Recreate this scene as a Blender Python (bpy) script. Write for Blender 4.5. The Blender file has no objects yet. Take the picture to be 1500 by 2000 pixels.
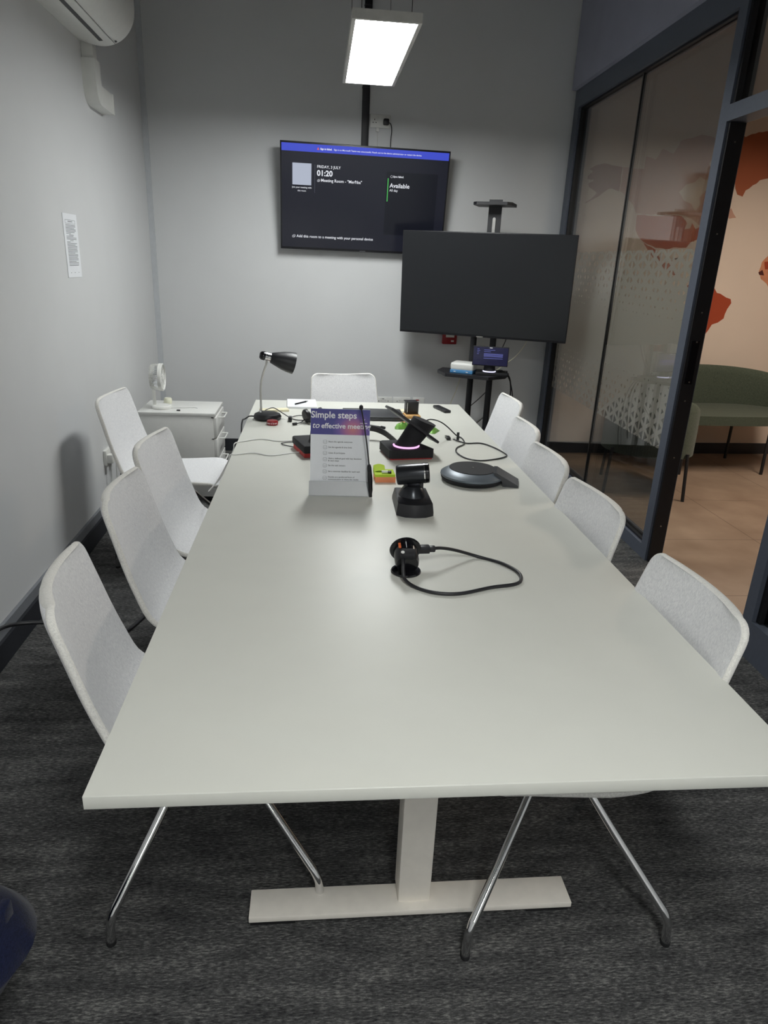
import bpy, bmesh, math, random
from mathutils import Vector, Matrix, Euler
random.seed(7)
PI = math.pi
S = bpy.context.scene
COL = S.collection

# ------------------------------------------------------------------ camera, world, exposure
cam_d = bpy.data.cameras.new('camera'); cam = bpy.data.objects.new('camera', cam_d); COL.objects.link(cam)
YAW, PITCH, ROLL, FPX, CAMH = 0.1058, 0.3488, 0.0448, 1343.74, 1.5555
_f = Vector((math.sin(YAW)*math.cos(PITCH), math.cos(YAW)*math.cos(PITCH), -math.sin(PITCH)))
_r = Vector((math.cos(YAW), -math.sin(YAW), 0)); _u = _r.cross(_f)
_r2 = math.cos(ROLL)*_r + math.sin(ROLL)*_u; _u2 = -math.sin(ROLL)*_r + math.cos(ROLL)*_u
cam.matrix_world = Matrix(((_r2.x, _u2.x, -_f.x, 0), (_r2.y, _u2.y, -_f.y, 0), (_r2.z, _u2.z, -_f.z, CAMH), (0, 0, 0, 1)))
cam_d.sensor_fit = 'AUTO'; cam_d.sensor_width = 36; cam_d.lens = FPX/2000*36; cam_d.clip_start = 0.02
S.camera = cam
w = bpy.data.worlds.new('world'); S.world = w; w.use_nodes = True
w.node_tree.nodes['Background'].inputs[0].default_value = (0.5, 0.55, 0.6, 1)
w.node_tree.nodes['Background'].inputs[1].default_value = 0.05
S.view_settings.view_transform = 'Standard'; S.view_settings.look = 'None'
S.view_settings.exposure = 0.0; S.view_settings.gamma = 1.0; S.view_settings.use_curve_mapping = False
PANEL_FAR, PANEL_NEAR, PANEL_REAR, PANEL_HALL = 46, 38, 58, 25      # the emission of the three LED panels

class Ex:
    """tiny maths-node expression helper"""
    def __init__(s, nt, sock): s.nt, s.s = nt, sock
    def op(s, o, *a):
        n = s.nt.nodes.new('ShaderNodeMath'); n.operation = o
        for i, v in enumerate((s,)+a):
            if isinstance(v, Ex): s.nt.links.new(v.s, n.inputs[i])
            else: n.inputs[i].default_value = v
        return Ex(s.nt, n.outputs[0])
    def __add__(s, o): return s.op('ADD', o)
    def __sub__(s, o): return s.op('SUBTRACT', o)
    def __mul__(s, o): return s.op('MULTIPLY', o)

# ------------------------------------------------------------------ materials
def srgb(r, g, b):
    f = lambda c: (c/255/12.92) if c/255 <= .04045 else ((c/255+.055)/1.055)**2.4
    return (f(r), f(g), f(b), 1)
def new_mat(name):
    m = bpy.data.materials.new(name); m.use_nodes = True
    nt = m.node_tree; nt.nodes.clear()
    out = nt.nodes.new('ShaderNodeOutputMaterial'); return m, nt, out
def pm(name, col, rough=.5, metal=0, var=.06, scale=30, bump=0, bscale=200, spec=.5, stretch=None, coat=0):
    """principled material with a little procedural unevenness"""
    m, nt, out = new_mat(name); N, L = nt.nodes, nt.links
    p = N.new('ShaderNodeBsdfPrincipled'); L.new(p.outputs[0], out.inputs[0])
    p.inputs['Roughness'].default_value = rough; p.inputs['Metallic'].default_value = metal
    p.inputs['Specular IOR Level'].default_value = spec; p.inputs['Coat Weight'].default_value = coat
    tc = N.new('ShaderNodeTexCoord'); mp = N.new('ShaderNodeMapping'); L.new(tc.outputs['Object'], mp.inputs[0])
    if stretch: mp.inputs['Scale'].default_value = stretch
    n = N.new('ShaderNodeTexNoise'); n.inputs['Scale'].default_value = scale; n.inputs['Detail'].default_value = 4
    L.new(mp.outputs[0], n.inputs['Vector'])
    r = N.new('ShaderNodeValToRGB'); L.new(n.outputs['Fac'], r.inputs[0])
    r.color_ramp.elements[0].position = .3; r.color_ramp.elements[1].position = .7
    r.color_ramp.elements[0].color = tuple(c*(1-var) for c in col[:3])+(1,)
    r.color_ramp.elements[1].color = tuple(min(1, c*(1+var)) for c in col[:3])+(1,)
    L.new(r.outputs[0], p.inputs['Base Color'])
    if bump:
        b = N.new('ShaderNodeBump'); b.inputs['Strength'].default_value = bump; b.inputs['Distance'].default_value = .002
        n2 = N.new('ShaderNodeTexNoise'); n2.inputs['Scale'].default_value = bscale; n2.inputs['Detail'].default_value = 3
        L.new(mp.outputs[0], n2.inputs['Vector']); L.new(n2.outputs['Fac'], b.inputs['Height']); L.new(b.outputs[0], p.inputs['Normal'])
    return m
def em(name, col, strength):
    m, nt, out = new_mat(name); e = nt.nodes.new('ShaderNodeEmission')
    e.inputs[0].default_value = col; e.inputs[1].default_value = strength; nt.links.new(e.outputs[0], out.inputs[0]); return m
def screen_mat(name, col, strength, rough=.18):
    m, nt, out = new_mat(name); p = nt.nodes.new('ShaderNodeBsdfPrincipled'); nt.links.new(p.outputs[0], out.inputs[0])
    p.inputs['Base Color'].default_value = (.006, .006, .008, 1); p.inputs['Roughness'].default_value = rough
    p.inputs['Emission Color'].default_value = col; p.inputs['Emission Strength'].default_value = strength; return m
def glass_mat(name, tint):
    m, nt, out = new_mat(name); N, L = nt.nodes, nt.links
    t = N.new('ShaderNodeBsdfTransparent'); t.inputs[0].default_value = tint
    g = N.new('ShaderNodeBsdfGlossy'); g.inputs['Roughness'].default_value = .01; g.inputs[0].default_value = (1, 1, 1, 1)
    fr = N.new('ShaderNodeFresnel'); gm = N.new('ShaderNodeNewGeometry')      # the node turns the IOR over on back faces: turn it back, the pane is thin
    io = Ex(nt, gm.outputs['Backfacing'])*(1/1.75-1.75)+1.75; L.new(io.s, fr.inputs[0])
    mx = N.new('ShaderNodeMixShader'); L.new(fr.outputs[0], mx.inputs[0]); L.new(t.outputs[0], mx.inputs[1]); L.new(g.outputs[0], mx.inputs[2])
    L.new(mx.outputs[0], out.inputs[0]); return m

def film_mat(z0, z1):
    m, nt, out = new_mat('frosted film with triangle cut outs'); N, L = nt.nodes, nt.links
    tc = N.new('ShaderNodeTexCoord'); sp = N.new('ShaderNodeSeparateXYZ'); L.new(tc.outputs['Object'], sp.inputs[0])
    Y, Z = Ex(nt, sp.outputs[1]), Ex(nt, sp.outputs[2])
    p = .0915; wd = p*math.sin(PI/3); t30 = math.tan(PI/6); c30 = math.cos(PI/6)
    def dist(e, spacing):
        fr = e.op('MULTIPLY', 1/spacing).op('FRACT'); return (fr-.5).op('ABSOLUTE').op('MULTIPLY', -1)+.5
    da = dist(Y, wd)*wd
    db = dist(Z+Y*t30, p)*(p*c30); dc = dist(Z-Y*t30, p)*(p*c30)
    d = da.op('MINIMUM', db).op('MINIMUM', dc)
    inr = p*math.sqrt(3)/6
    v = (Z-z0)*(1/(z1-z0))                       # 0 bottom .. 1 top
    e = (v-.5).op('ABSOLUTE')*2                  # 1 at both edges, 0 in the middle
    thr = (e*(-.78)+1.13)*inr
    cut = d.op('GREATER_THAN', thr)
    tr = N.new('ShaderNodeBsdfTransparent'); tr.inputs[0].default_value = (1, 1, 1, 1)
    df = N.new('ShaderNodeBsdfDiffuse'); df.inputs[0].default_value = (.44, .45, .43, 1)
    tl = N.new('ShaderNodeBsdfTranslucent'); tl.inputs[0].default_value = (.44, .45, .43, 1)
    m1 = N.new('ShaderNodeMixShader'); m1.inputs[0].default_value = .5; L.new(df.outputs[0], m1.inputs[1]); L.new(tl.outputs[0], m1.inputs[2])
    m2 = N.new('ShaderNodeMixShader'); m2.inputs[0].default_value = .84; L.new(tr.outputs[0], m2.inputs[1]); L.new(m1.outputs[0], m2.inputs[2])
    m3 = N.new('ShaderNodeMixShader'); L.new(cut.s, m3.inputs[0]); L.new(m2.outputs[0], m3.inputs[1]); L.new(tr.outputs[0], m3.inputs[2])
    L.new(m3.outputs[0], out.inputs[0]); return m

def carpet_mat():
    m, nt, out = new_mat('dark grey loop carpet'); N, L = nt.nodes, nt.links
    p = N.new('ShaderNodeBsdfPrincipled'); L.new(p.outputs[0], out.inputs[0]); p.inputs['Roughness'].default_value = .95; p.inputs['Specular IOR Level'].default_value = .15
    tc = N.new('ShaderNodeTexCoord'); mp = N.new('ShaderNodeMapping'); mp.inputs['Scale'].default_value = (1, 4.5, 1); L.new(tc.outputs['Object'], mp.inputs[0])
    n1 = N.new('ShaderNodeTexNoise'); n1.inputs['Scale'].default_value = 55; n1.inputs['Detail'].default_value = 6; n1.inputs['Roughness'].default_value = .75; L.new(mp.outputs[0], n1.inputs['Vector'])
    n2 = N.new('ShaderNodeTexNoise'); n2.inputs['Scale'].default_value = 5; n2.inputs['Detail'].default_value = 5; L.new(mp.outputs[0], n2.inputs['Vector'])
    a = Ex(nt, n1.outputs['Fac'])*.78+Ex(nt, n2.outputs['Fac'])*.22
    r = N.new('ShaderNodeValToRGB'); L.new(a.s, r.inputs[0])
    el = r.color_ramp.elements; el[0].position = .38; el[0].color = (.018, .018, .02, 1); el[1].position = .66; el[1].color = (.31, .305, .29, 1)
    k = el.new(.52); k.color = (.088, .088, .088, 1)
    L.new(r.outputs[0], p.inputs['Base Color'])
    b = N.new('ShaderNodeBump'); b.inputs['Strength'].default_value = .6; b.inputs['Distance'].default_value = .004; L.new(a.s, b.inputs['Height']); L.new(b.outputs[0], p.inputs['Normal'])
    return m
def tile_mat():
    m, nt, out = new_mat('beige stone floor tiles'); N, L = nt.nodes, nt.links
    p = N.new('ShaderNodeBsdfPrincipled'); L.new(p.outputs[0], out.inputs[0]); p.inputs['Roughness'].default_value = .42
    tc = N.new('ShaderNodeTexCoord'); sp = N.new('ShaderNodeSeparateXYZ'); L.new(tc.outputs['Object'], sp.inputs[0])
    X, Y = Ex(nt, sp.outputs[0]), Ex(nt, sp.outputs[1]); q = .768
    def seam(e, off): return ((e-off)*(1/q)).op('FRACT').op('SUBTRACT', .5).op('ABSOLUTE').op('GREATER_THAN', .5-.0035/q*.6)
    sm = seam(X, 2.765).op('MAXIMUM', seam(Y, 5.335))
    n = N.new('ShaderNodeTexNoise'); n.inputs['Scale'].default_value = 3.2; n.inputs['Detail'].default_value = 8; L.new(tc.outputs['Object'], n.inputs['Vector'])
    r = N.new('ShaderNodeValToRGB'); L.new(n.outputs['Fac'], r.inputs[0]); el = r.color_ramp.elements
    el[0].position = .3; el[0].color = srgb(140, 118, 100); el[1].position = .7; el[1].color = srgb(166, 144, 125)
    mx = N.new('ShaderNodeMix'); mx.data_type = 'RGBA'; L.new(sm.s, mx.inputs[0]); L.new(r.outputs[0], mx.inputs[6]); mx.inputs[7].default_value = srgb(84, 68, 56)
    L.new(mx.outputs[2], p.inputs['Base Color']); return m
def fabric_mat(name, c0, c1, scale=120):
    m, nt, out = new_mat(name); N, L = nt.nodes, nt.links
    p = N.new('ShaderNodeBsdfPrincipled'); L.new(p.outputs[0], out.inputs[0]); p.inputs['Roughness'].default_value = .9; p.inputs['Specular IOR Level'].default_value = .2
    p.inputs['Sheen Weight'].default_value = .15
    tc = N.new('ShaderNodeTexCoord'); mp = N.new('ShaderNodeMapping'); mp.inputs['Scale'].default_value = (3.2, 1, 1); L.new(tc.outputs['Object'], mp.inputs[0])
    n = N.new('ShaderNodeTexNoise'); n.inputs['Scale'].default_value = scale; n.inputs['Detail'].default_value = 5; n.inputs['Roughness'].default_value = .7; L.new(mp.outputs[0], n.inputs['Vector'])
    r = N.new('ShaderNodeValToRGB'); L.new(n.outputs['Fac'], r.inputs[0]); r.color_ramp.elements[0].position = .36; r.color_ramp.elements[1].position = .6
    r.color_ramp.elements[0].color = c0; r.color_ramp.elements[1].color = c1; L.new(r.outputs[0], p.inputs['Base Color'])
    b = N.new('ShaderNodeBump'); b.inputs['Strength'].default_value = .35; b.inputs['Distance'].default_value = .002
    n2 = N.new('ShaderNodeTexNoise'); n2.inputs['Scale'].default_value = 420; L.new(tc.outputs['Object'], n2.inputs['Vector']); L.new(n2.outputs['Fac'], b.inputs['Height']); L.new(b.outputs[0], p.inputs['Normal'])
    return m
def header_mat():
    """printed blue to violet header with a pink and orange glow printed at the right"""
    m, nt, out = new_mat('printed violet header'); N, L = nt.nodes, nt.links
    p = N.new('ShaderNodeBsdfPrincipled'); L.new(p.outputs[0], out.inputs[0]); p.inputs['Roughness'].default_value = .3
    tc = N.new('ShaderNodeTexCoord'); mp = N.new('ShaderNodeMapping'); L.new(tc.outputs['Object'], mp.inputs[0])
    mp.inputs['Location'].default_value = (-.045, 0, -.268); mp.inputs['Scale'].default_value = (1, 0, 1.1); mp.vector_type = 'POINT'
    ln = N.new('ShaderNodeVectorMath'); ln.operation = 'LENGTH'; L.new(mp.outputs[0], ln.inputs[0])
    r = N.new('ShaderNodeValToRGB'); e = Ex(nt, ln.outputs['Value'])*(1/.075); L.new(e.s, r.inputs[0])
    el = r.color_ramp.elements; el[0].position = 0; el[0].color = srgb(208, 130, 128); el[1].position = 1; el[1].color = srgb(72, 70, 140)
    k = el.new(.35); k.color = srgb(176, 108, 150); k = el.new(.68); k.color = srgb(112, 90, 165)
    L.new(r.outputs[0], p.inputs['Base Color']); return m

M = {}
M['wall'] = pm('white painted wall', srgb(212, 213, 214), .75, var=.012, scale=4, bump=.08, bscale=350)
M['bulk'] = pm('dark grey blue painted bulkhead', srgb(156, 158, 174), .8, var=.03, scale=6)
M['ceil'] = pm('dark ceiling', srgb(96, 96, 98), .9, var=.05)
M['wallhall'] = pm('cream painted hallway wall', srgb(226, 208, 192), .8, var=.015, scale=4)
M['carpet'] = carpet_mat(); M['tile'] = tile_mat()
M['black_skirt'] = pm('black skirting', srgb(38, 40, 46), .45, var=.1)
M['grey_skirt'] = pm('grey skirting cap', srgb(128, 131, 136), .35, var=.06)
M['corner'] = pm('grey corner strip', srgb(196, 199, 203), .6, var=.03)
M['frame'] = pm('anthracite powder coated frame', srgb(84, 90, 102), .5, var=.05, scale=60)
M['frame_black'] = pm('black frame seal', srgb(24, 24, 28), .5, var=.1)
M['glass'] = glass_mat('tinted partition glass', (.90, .905, .895, 1))
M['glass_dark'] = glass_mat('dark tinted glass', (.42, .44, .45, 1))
M['mull'] = pm('clear glass joint', srgb(22, 22, 24), .3)
M['table'] = pm('white melamine table top', srgb(217, 217, 209), .42, var=.012, scale=9)
M['table_metal'] = pm('off white powder coated steel', srgb(244, 238, 228), .5, var=.03)
M['fabric'] = fabric_mat('light grey woven fabric', srgb(212, 212, 215), srgb(236, 236, 237))
M['fabric_edge'] = fabric_mat('light grey fabric welt', srgb(216, 214, 209), srgb(240, 238, 232), 200)
M['chrome'] = pm('polished chrome', (.72, .72, .72, 1), .1, 1, var=.02)
M['steel'] = pm('brushed steel', (.55, .54, .52, 1), .3, 1, var=.06)
M['rubber'] = pm('black rubber', srgb(26, 26, 28), .7, var=.1)
M['black'] = pm('black plastic', srgb(30, 30, 34), .42, var=.08)
M['black_gloss'] = pm('glossy black plastic', srgb(18, 18, 22), .16, var=.05)
M['black_matte'] = pm('matte black plastic', srgb(24, 24, 28), .75, var=.1)
M['black_metal'] = pm('black powder coated steel', srgb(34, 34, 38), .5, var=.06)
M['charcoal'] = pm('charcoal metal', srgb(66, 67, 70), .4, .3, var=.05)
M['graphite'] = pm('graphite satin metal', srgb(56, 58, 62), .26, .6, var=.05)
M['greyring'] = pm('grey satin ring', srgb(104, 112, 120), .4, .3, var=.04)
M['white_pl'] = pm('white plastic', srgb(226, 226, 222), .4, var=.02)
M['white_lac'] = pm('white lacquer', srgb(222, 222, 219), .4, var=.015)
M['white_cable'] = pm('white cable', srgb(214, 214, 212), .5)
M['paper'] = pm('white paper', srgb(236, 238, 242), .8, var=.01)
M['print_grey'] = pm('grey print', srgb(92, 92, 96), .7)
M['print_white'] = pm('white print', srgb(238, 236, 240), .6)
M['cream'] = pm('cream paper', srgb(226, 220, 190), .8, var=.03)
M['palec'] = pm('pale cream plastic', srgb(226, 226, 206), .5, var=.02)
M['red'] = pm('red plastic', srgb(150, 26, 34), .3, var=.08)
M['redunder'] = pm('red rubber underside', srgb(190, 52, 52), .5)
M['orange'] = pm('orange paper', srgb(238, 150, 104), .8, var=.03, scale=90, stretch=(1, 1, 14))
M['green'] = pm('lime green paper', srgb(180, 208, 52), .8, var=.03, scale=90, stretch=(1, 1, 14))
M['wood'] = pm('light wood', srgb(206, 160, 98), .5, var=.15, scale=18, stretch=(1, 8, 8))
M['foil'] = pm('green snack foil', srgb(112, 162, 72), .3, .15, var=.45, scale=34)
M['bluefront'] = pm('blue plastic front', srgb(74, 134, 184), .4)
M['screenoff'] = pm('switched off screen', srgb(26, 28, 32), .3, var=.02)
M['tvscreen'] = screen_mat('tv screen dark background', srgb(36, 38, 50), .55)
M['tvcard'] = screen_mat('tv screen dark card', srgb(22, 25, 36), .5)
M['banner'] = screen_mat('tv screen blue banner', srgb(62, 76, 196), 1.0)
M['scrwhite'] = em('lit white lettering', srgb(235, 238, 245), .95)
M['scrgrey'] = em('lit grey line', srgb(120, 124, 140), .6)
M['scrtile'] = em('lit pale tile', srgb(200, 208, 226), .75)
M['scrgreen'] = em('lit green bar', srgb(96, 214, 110), .8)
M['scrred'] = em('lit warning triangle', srgb(240, 110, 90), .9)
M['scrnavy'] = screen_mat('console screen background', srgb(26, 26, 58), .8)
M['scrblue'] = em('console screen lines', srgb(112, 118, 190), .8)
M['ledpink'] = em('pink led ring', srgb(244, 176, 236), 1.6)
M['ledwhite'] = em('white led ring', srgb(222, 222, 255), 1.5)
M['copper'] = pm('orange switch', srgb(238, 120, 70), .4)
M['greenfab'] = fabric_mat('dark green wool', srgb(62, 70, 60), srgb(86, 94, 80), 90)
M['navy'] = fabric_mat('navy fabric', srgb(14, 18, 40), srgb(26, 32, 62), 150)
M['callred'] = pm('red call point', srgb(150, 28, 36), .4)
M['diff_far'] = em('led diffuser over far half', (.97, 1, .985, 1), PANEL_FAR)
M['diff_near'] = em('led diffuser over near half', (.98, 1, .975, 1), PANEL_NEAR)
M['diff_rear'] = em('led diffuser in the rear', (.98, 1, .975, 1), PANEL_REAR)
M['diff_hall'] = em('warm led diffuser', (1, .87, .73, 1), PANEL_HALL)
M['panel_frame'] = pm('white aluminium frame', srgb(216, 214, 208), .4)
M['m_alaska'] = pm('mural dusty brown paint', srgb(158, 106, 84), .85, var=.03, scale=5)
M['m_canada'] = pm('mural pale rose paint', srgb(200, 156, 136), .85, var=.05, scale=5)
M['m_usa'] = pm('mural terracotta paint', srgb(186, 100, 66), .85, var=.04, scale=5)
M['m_sam'] = pm('mural burnt orange paint', srgb(168, 70, 38), .85, var=.03, scale=5)
M['m_green'] = pm('mural rust paint', srgb(172, 96, 64), .85, var=.06, scale=3)
M['m_dark'] = pm('mural dark brown paint', srgb(84, 34, 26), .85)
M['m_peach'] = pm('mural peach paint', srgb(210, 140, 104), .85)

# ------------------------------------------------------------------ mesh helpers
class MB:
    def __init__(s): s.bm = bmesh.new()
    def box(s, c, d, rot=None, bevel=0, seg=2):
        r = bmesh.ops.create_cube(s.bm, size=1)
        vs = r['verts']; bmesh.ops.scale(s.bm, vec=d, verts=vs)
        if bevel:
            es = list({e for v in vs for e in v.link_edges})
            g = bmesh.ops.bevel(s.bm, geom=es, offset=bevel, segments=seg, profile=.5, affect='EDGES')
            vs = list({v for f in g['faces'] for v in f.verts} | {v for v in vs if v.is_valid})
        if rot is not None: bmesh.ops.rotate(s.bm, cent=(0, 0, 0), matrix=Euler(rot).to_matrix(), verts=vs)
        bmesh.ops.translate(s.bm, vec=c, verts=vs); return s
    def lathe(s, prof, seg=32, mat=None, sx=1, sy=1):
        """prof: (radius, z); closed at the ends where the radius is 0"""
        mat = mat or Matrix(); rings = []
        for r, z in prof:
            if r < 1e-6: rings.append([s.bm.verts.new(mat @ Vector((0, 0, z)))])
            else: rings.append([s.bm.verts.new(mat @ Vector((sx*r*math.cos(2*PI*i/seg), sy*r*math.sin(2*PI*i/seg), z))) for i in range(seg)])
        for a, b in zip(rings, rings[1:]):
            for i in range(seg):
                j = (i+1) % seg
                if len(a) == 1 and len(b) == 1: continue
                if len(a) == 1: s.bm.faces.new((a[0], b[j], b[i]))
                elif len(b) == 1: s.bm.faces.new((a[i], a[j], b[0]))
                else: s.bm.faces.new((a[i], a[j], b[j], b[i]))
        return s
    def tube(s, pts, r, seg=10, smooth=0, radii=None):
        P = [Vector(p) for p in pts]
        if smooth: P = spline(P, smooth)
        n = len(P); T = []
        for i in range(n):
            t = (P[min(i+1, n-1)]-P[max(i-1, 0)]); T.append(t.normalized() if t.length > 1e-9 else Vector((0, 0, 1)))
        nrm = T[0].orthogonal().normalized(); rings = []
        for i in range(n):
            nrm = (nrm - T[i]*nrm.dot(T[i])).normalized(); bn = T[i].cross(nrm)
            rr = radii[min(i*len(radii)//n, len(radii)-1)] if radii else r
            rings.append([s.bm.verts.new(P[i]+nrm*math.cos(2*PI*k/seg)*rr+bn*math.sin(2*PI*k/seg)*rr) for k in range(seg)])
        for a, b in zip(rings, rings[1:]):
            for k in range(seg): s.bm.faces.new((a[k], a[(k+1) % seg], b[(k+1) % seg], b[k]))
        s.bm.faces.new(rings[0][::-1]); s.bm.faces.new(rings[-1]); return s
    def prism(s, poly, y0, y1, axes='xz'):
        """polygon in two axes pushed along the third from y0 to y1"""
        def P(a, b, t): return {'xz': (a, t, b), 'xy': (a, b, t), 'yz': (t, a, b)}[axes]
        A = [s.bm.verts.new(P(a, b, y0)) for a, b in poly]; B = [s.bm.verts.new(P(a, b, y1)) for a, b in poly]
        n = len(poly); s.bm.faces.new(A); s.bm.faces.new(B[::-1])
        for i in range(n): s.bm.faces.new((A[i], B[i], B[(i+1) % n], A[(i+1) % n]))
        return s
    def grid(s, rows, close_u=False):
        V = [[s.bm.verts.new(p) for p in r] for r in rows]
        for a, b in zip(V, V[1:]):
            m = len(a)
            for i in range(m if close_u else m-1): s.bm.faces.new((a[i], a[(i+1) % m], b[(i+1) % m], b[i]))
        return V
    def add_mesh(s, me, mat):
        n = len(s.bm.verts); s.bm.from_mesh(me); s.bm.verts.ensure_lookup_table()
        bmesh.ops.transform(s.bm, matrix=mat, verts=s.bm.verts[n:]); return s
    def xf(s, mat): bmesh.ops.transform(s.bm, matrix=mat, verts=s.bm.verts[:]); return s
    def build(s, name, mat, parent=None, loc=None, rot=None, smooth=35, subsurf=0, label=None):
        bmesh.ops.recalc_face_normals(s.bm, faces=s.bm.faces[:])
        me = bpy.data.meshes.new(name); s.bm.to_mesh(me); s.bm.free()
        if smooth is not None:
            for p in me.polygons: p.use_smooth = True
            me.set_sharp_from_angle(angle=math.radians(smooth))
        me.materials.append(mat if not isinstance(mat, str) else M[mat])
        o = bpy.data.objects.new(name, me); COL.objects.link(o)
        if parent: o.parent = parent
        if loc: o.location = loc
        if rot: o.rotation_euler = rot
        if subsurf: md = o.modifiers.new('smooth', 'SUBSURF'); md.levels = subsurf; md.render_levels = subsurf
        if label: o['label'] = label
        return o
def spline(P, n):
    P = [Vector(p) for p in P]; out = []
    for i in range(len(P)-1):
        a, b, c, d = P[max(i-1, 0)], P[i], P[i+1], P[min(i+2, len(P)-1)]
        for k in range(n):
            t = k/n; out.append(.5*((2*b)+(c-a)*t+(2*a-5*b+4*c-d)*t*t+(3*b-a-3*c+d)*t**3))
    out.append(P[-1]); return out
def rrect(w, h, r, n=6, cx=0, cy=0):
    out = []
    for k, (sx, sy) in enumerate(((1, 1), (-1, 1), (-1, -1), (1, -1))):
        for i in range(n+1):
            a = PI/2*(k+i/n); out.append((cx+sx*(w/2-r)+r*math.cos(a), cy+sy*(h/2-r)+r*math.sin(a)))
    return out
def tag(o, label, cat, group=None):
    o['label'] = label; o['category'] = cat
    if group: o['group'] = group
    return o
def thing(name, label, cat, loc=(0, 0, 0), rz=0, group=None):
    o = bpy.data.objects.new(name, None); COL.objects.link(o); o.location = loc; o.rotation_euler = (0, 0, rz)
    o.empty_display_size = .05; return tag(o, label, cat, group)
def struct(o): o['kind'] = 'structure'; return o
def sroot(name):
    o = bpy.data.objects.new(name, None); COL.objects.link(o); return struct(o)
def copy_tree(o, parent=None):
    c = o.copy(); COL.objects.link(c)
    if parent: c.parent = parent
    for ch in list(o.children): copy_tree(ch, c)
    return c
def text_mesh(body, size, align='LEFT', bold=0, shear=0):
    cu = bpy.data.curves.new('t', 'FONT'); cu.body = body; cu.size = size; cu.align_x = align; cu.offset = bold*size; cu.extrude = 0; cu.shear = shear; cu.resolution_u = 3
    o = bpy.data.objects.new('t', cu); COL.objects.link(o); bpy.context.view_layer.update()
    me = bpy.data.meshes.new_from_object(o.evaluated_get(bpy.context.evaluated_depsgraph_get()))
    bpy.data.objects.remove(o); bpy.data.curves.remove(cu); return me
def lettering(name, items, mat, parent, y, label=None):
    """text laid on a local xz plane facing -y; items: (body, size, x, z, align, bold, shear)"""
    mb = MB()
    for it in items:
        body, size, x, z = it[:4]; al = it[4] if len(it) > 4 else 'LEFT'; bo = it[5] if len(it) > 5 else 0; sh = it[6] if len(it) > 6 else 0
        me = text_mesh(body, size, al, bo, sh)
        mb.add_mesh(me, Matrix.Translation((x, y, z)) @ Matrix.Rotation(PI/2, 4, 'X')); bpy.data.meshes.remove(me)
    return mb.build(name, mat, parent, smooth=None, label=label)

# ------------------------------------------------------------------ the room
YB0, BS = 5.7856, .0401
BA = math.atan(BS)
yB = lambda x: YB0+BS*x
xW = lambda y: -1.2473-.0078*(y-4)
xP = lambda y: 1.8787+.0228*(y-3)
PA = math.atan(.0228)
CE, Y0 = 3.55, -5.2
XR = 6.4
T_ = .1
def poly_floor(name, pts, z0, z1, mat):
    return struct(MB().prism(pts, z0, z1, 'xy').build(name, mat, smooth=None))
poly_floor('floor', [(xW(Y0), Y0), (xP(Y0)+.05, Y0), (xP(6)+.05, yB(2)), (xW(6), yB(-1.25))], -.06, 0, 'carpet')
poly_floor('floor_hallway', [(xP(Y0)+.05, Y0), (XR, Y0), (XR, yB(XR)), (xP(5.86)+.05, yB(2))], -.06, 0, 'tile')
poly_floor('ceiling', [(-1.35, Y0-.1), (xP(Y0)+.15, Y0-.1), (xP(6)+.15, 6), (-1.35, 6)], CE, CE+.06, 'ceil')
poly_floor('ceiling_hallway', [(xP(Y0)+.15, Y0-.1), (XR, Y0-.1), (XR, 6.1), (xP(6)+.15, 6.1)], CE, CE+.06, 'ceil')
poly_floor('wall_left', [(xW(Y0), Y0), (xW(5.74), 5.74), (xW(5.74)-T_, 5.9), (xW(Y0)-T_, Y0)], 0, CE, 'wall')
poly_floor('wall_back', [(-1.36, yB(-1.36)), (xP(5.87)+.06, yB(1.99)), (xP(5.87)+.06, yB(1.99)+T_), (-1.36, yB(-1.36)+T_)], 0, CE, 'wall')
poly_floor('wall_hallway', [(xP(5.87)+.06, yB(1.99)), (XR, yB(XR)), (XR, yB(XR)+T_), (xP(5.87)+.06, yB(1.99)+T_)], 0, CE, 'wallhall')
poly_floor('wall_front', [(-1.4, Y0-T_), (xP(Y0)+.15, Y0-T_), (xP(Y0)+.15, Y0), (-1.4, Y0)], 0, CE, 'wall')
poly_floor('wall_hallway_front', [(xP(Y0)+.15, Y0-T_), (XR, Y0-T_), (XR, Y0), (xP(Y0)+.15, Y0)], 0, CE, 'wallhall')
poly_floor('wall_hallway_side', [(XR, Y0-T_), (XR+T_, Y0-T_), (XR+T_, 6.2), (XR, 6.2)], 0, CE, 'wallhall')
# bulkhead over the glazing and the plain wall nearer than the door
poly_floor('wall_right', [(xP(Y0)-.035, Y0), (xP(5.84)-.035, 5.84), (xP(5.84)+.14, 5.85), (xP(Y0)+.14, Y0)], 2.832, CE, 'bulk')
poly_floor('wall_right_front', [(xP(Y0)-.005, Y0), (xP(1.25)-.005, 1.25), (xP(1.25)+.12, 1.25), (xP(Y0)+.12, Y0)], 0, 2.832, 'wall')

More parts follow.
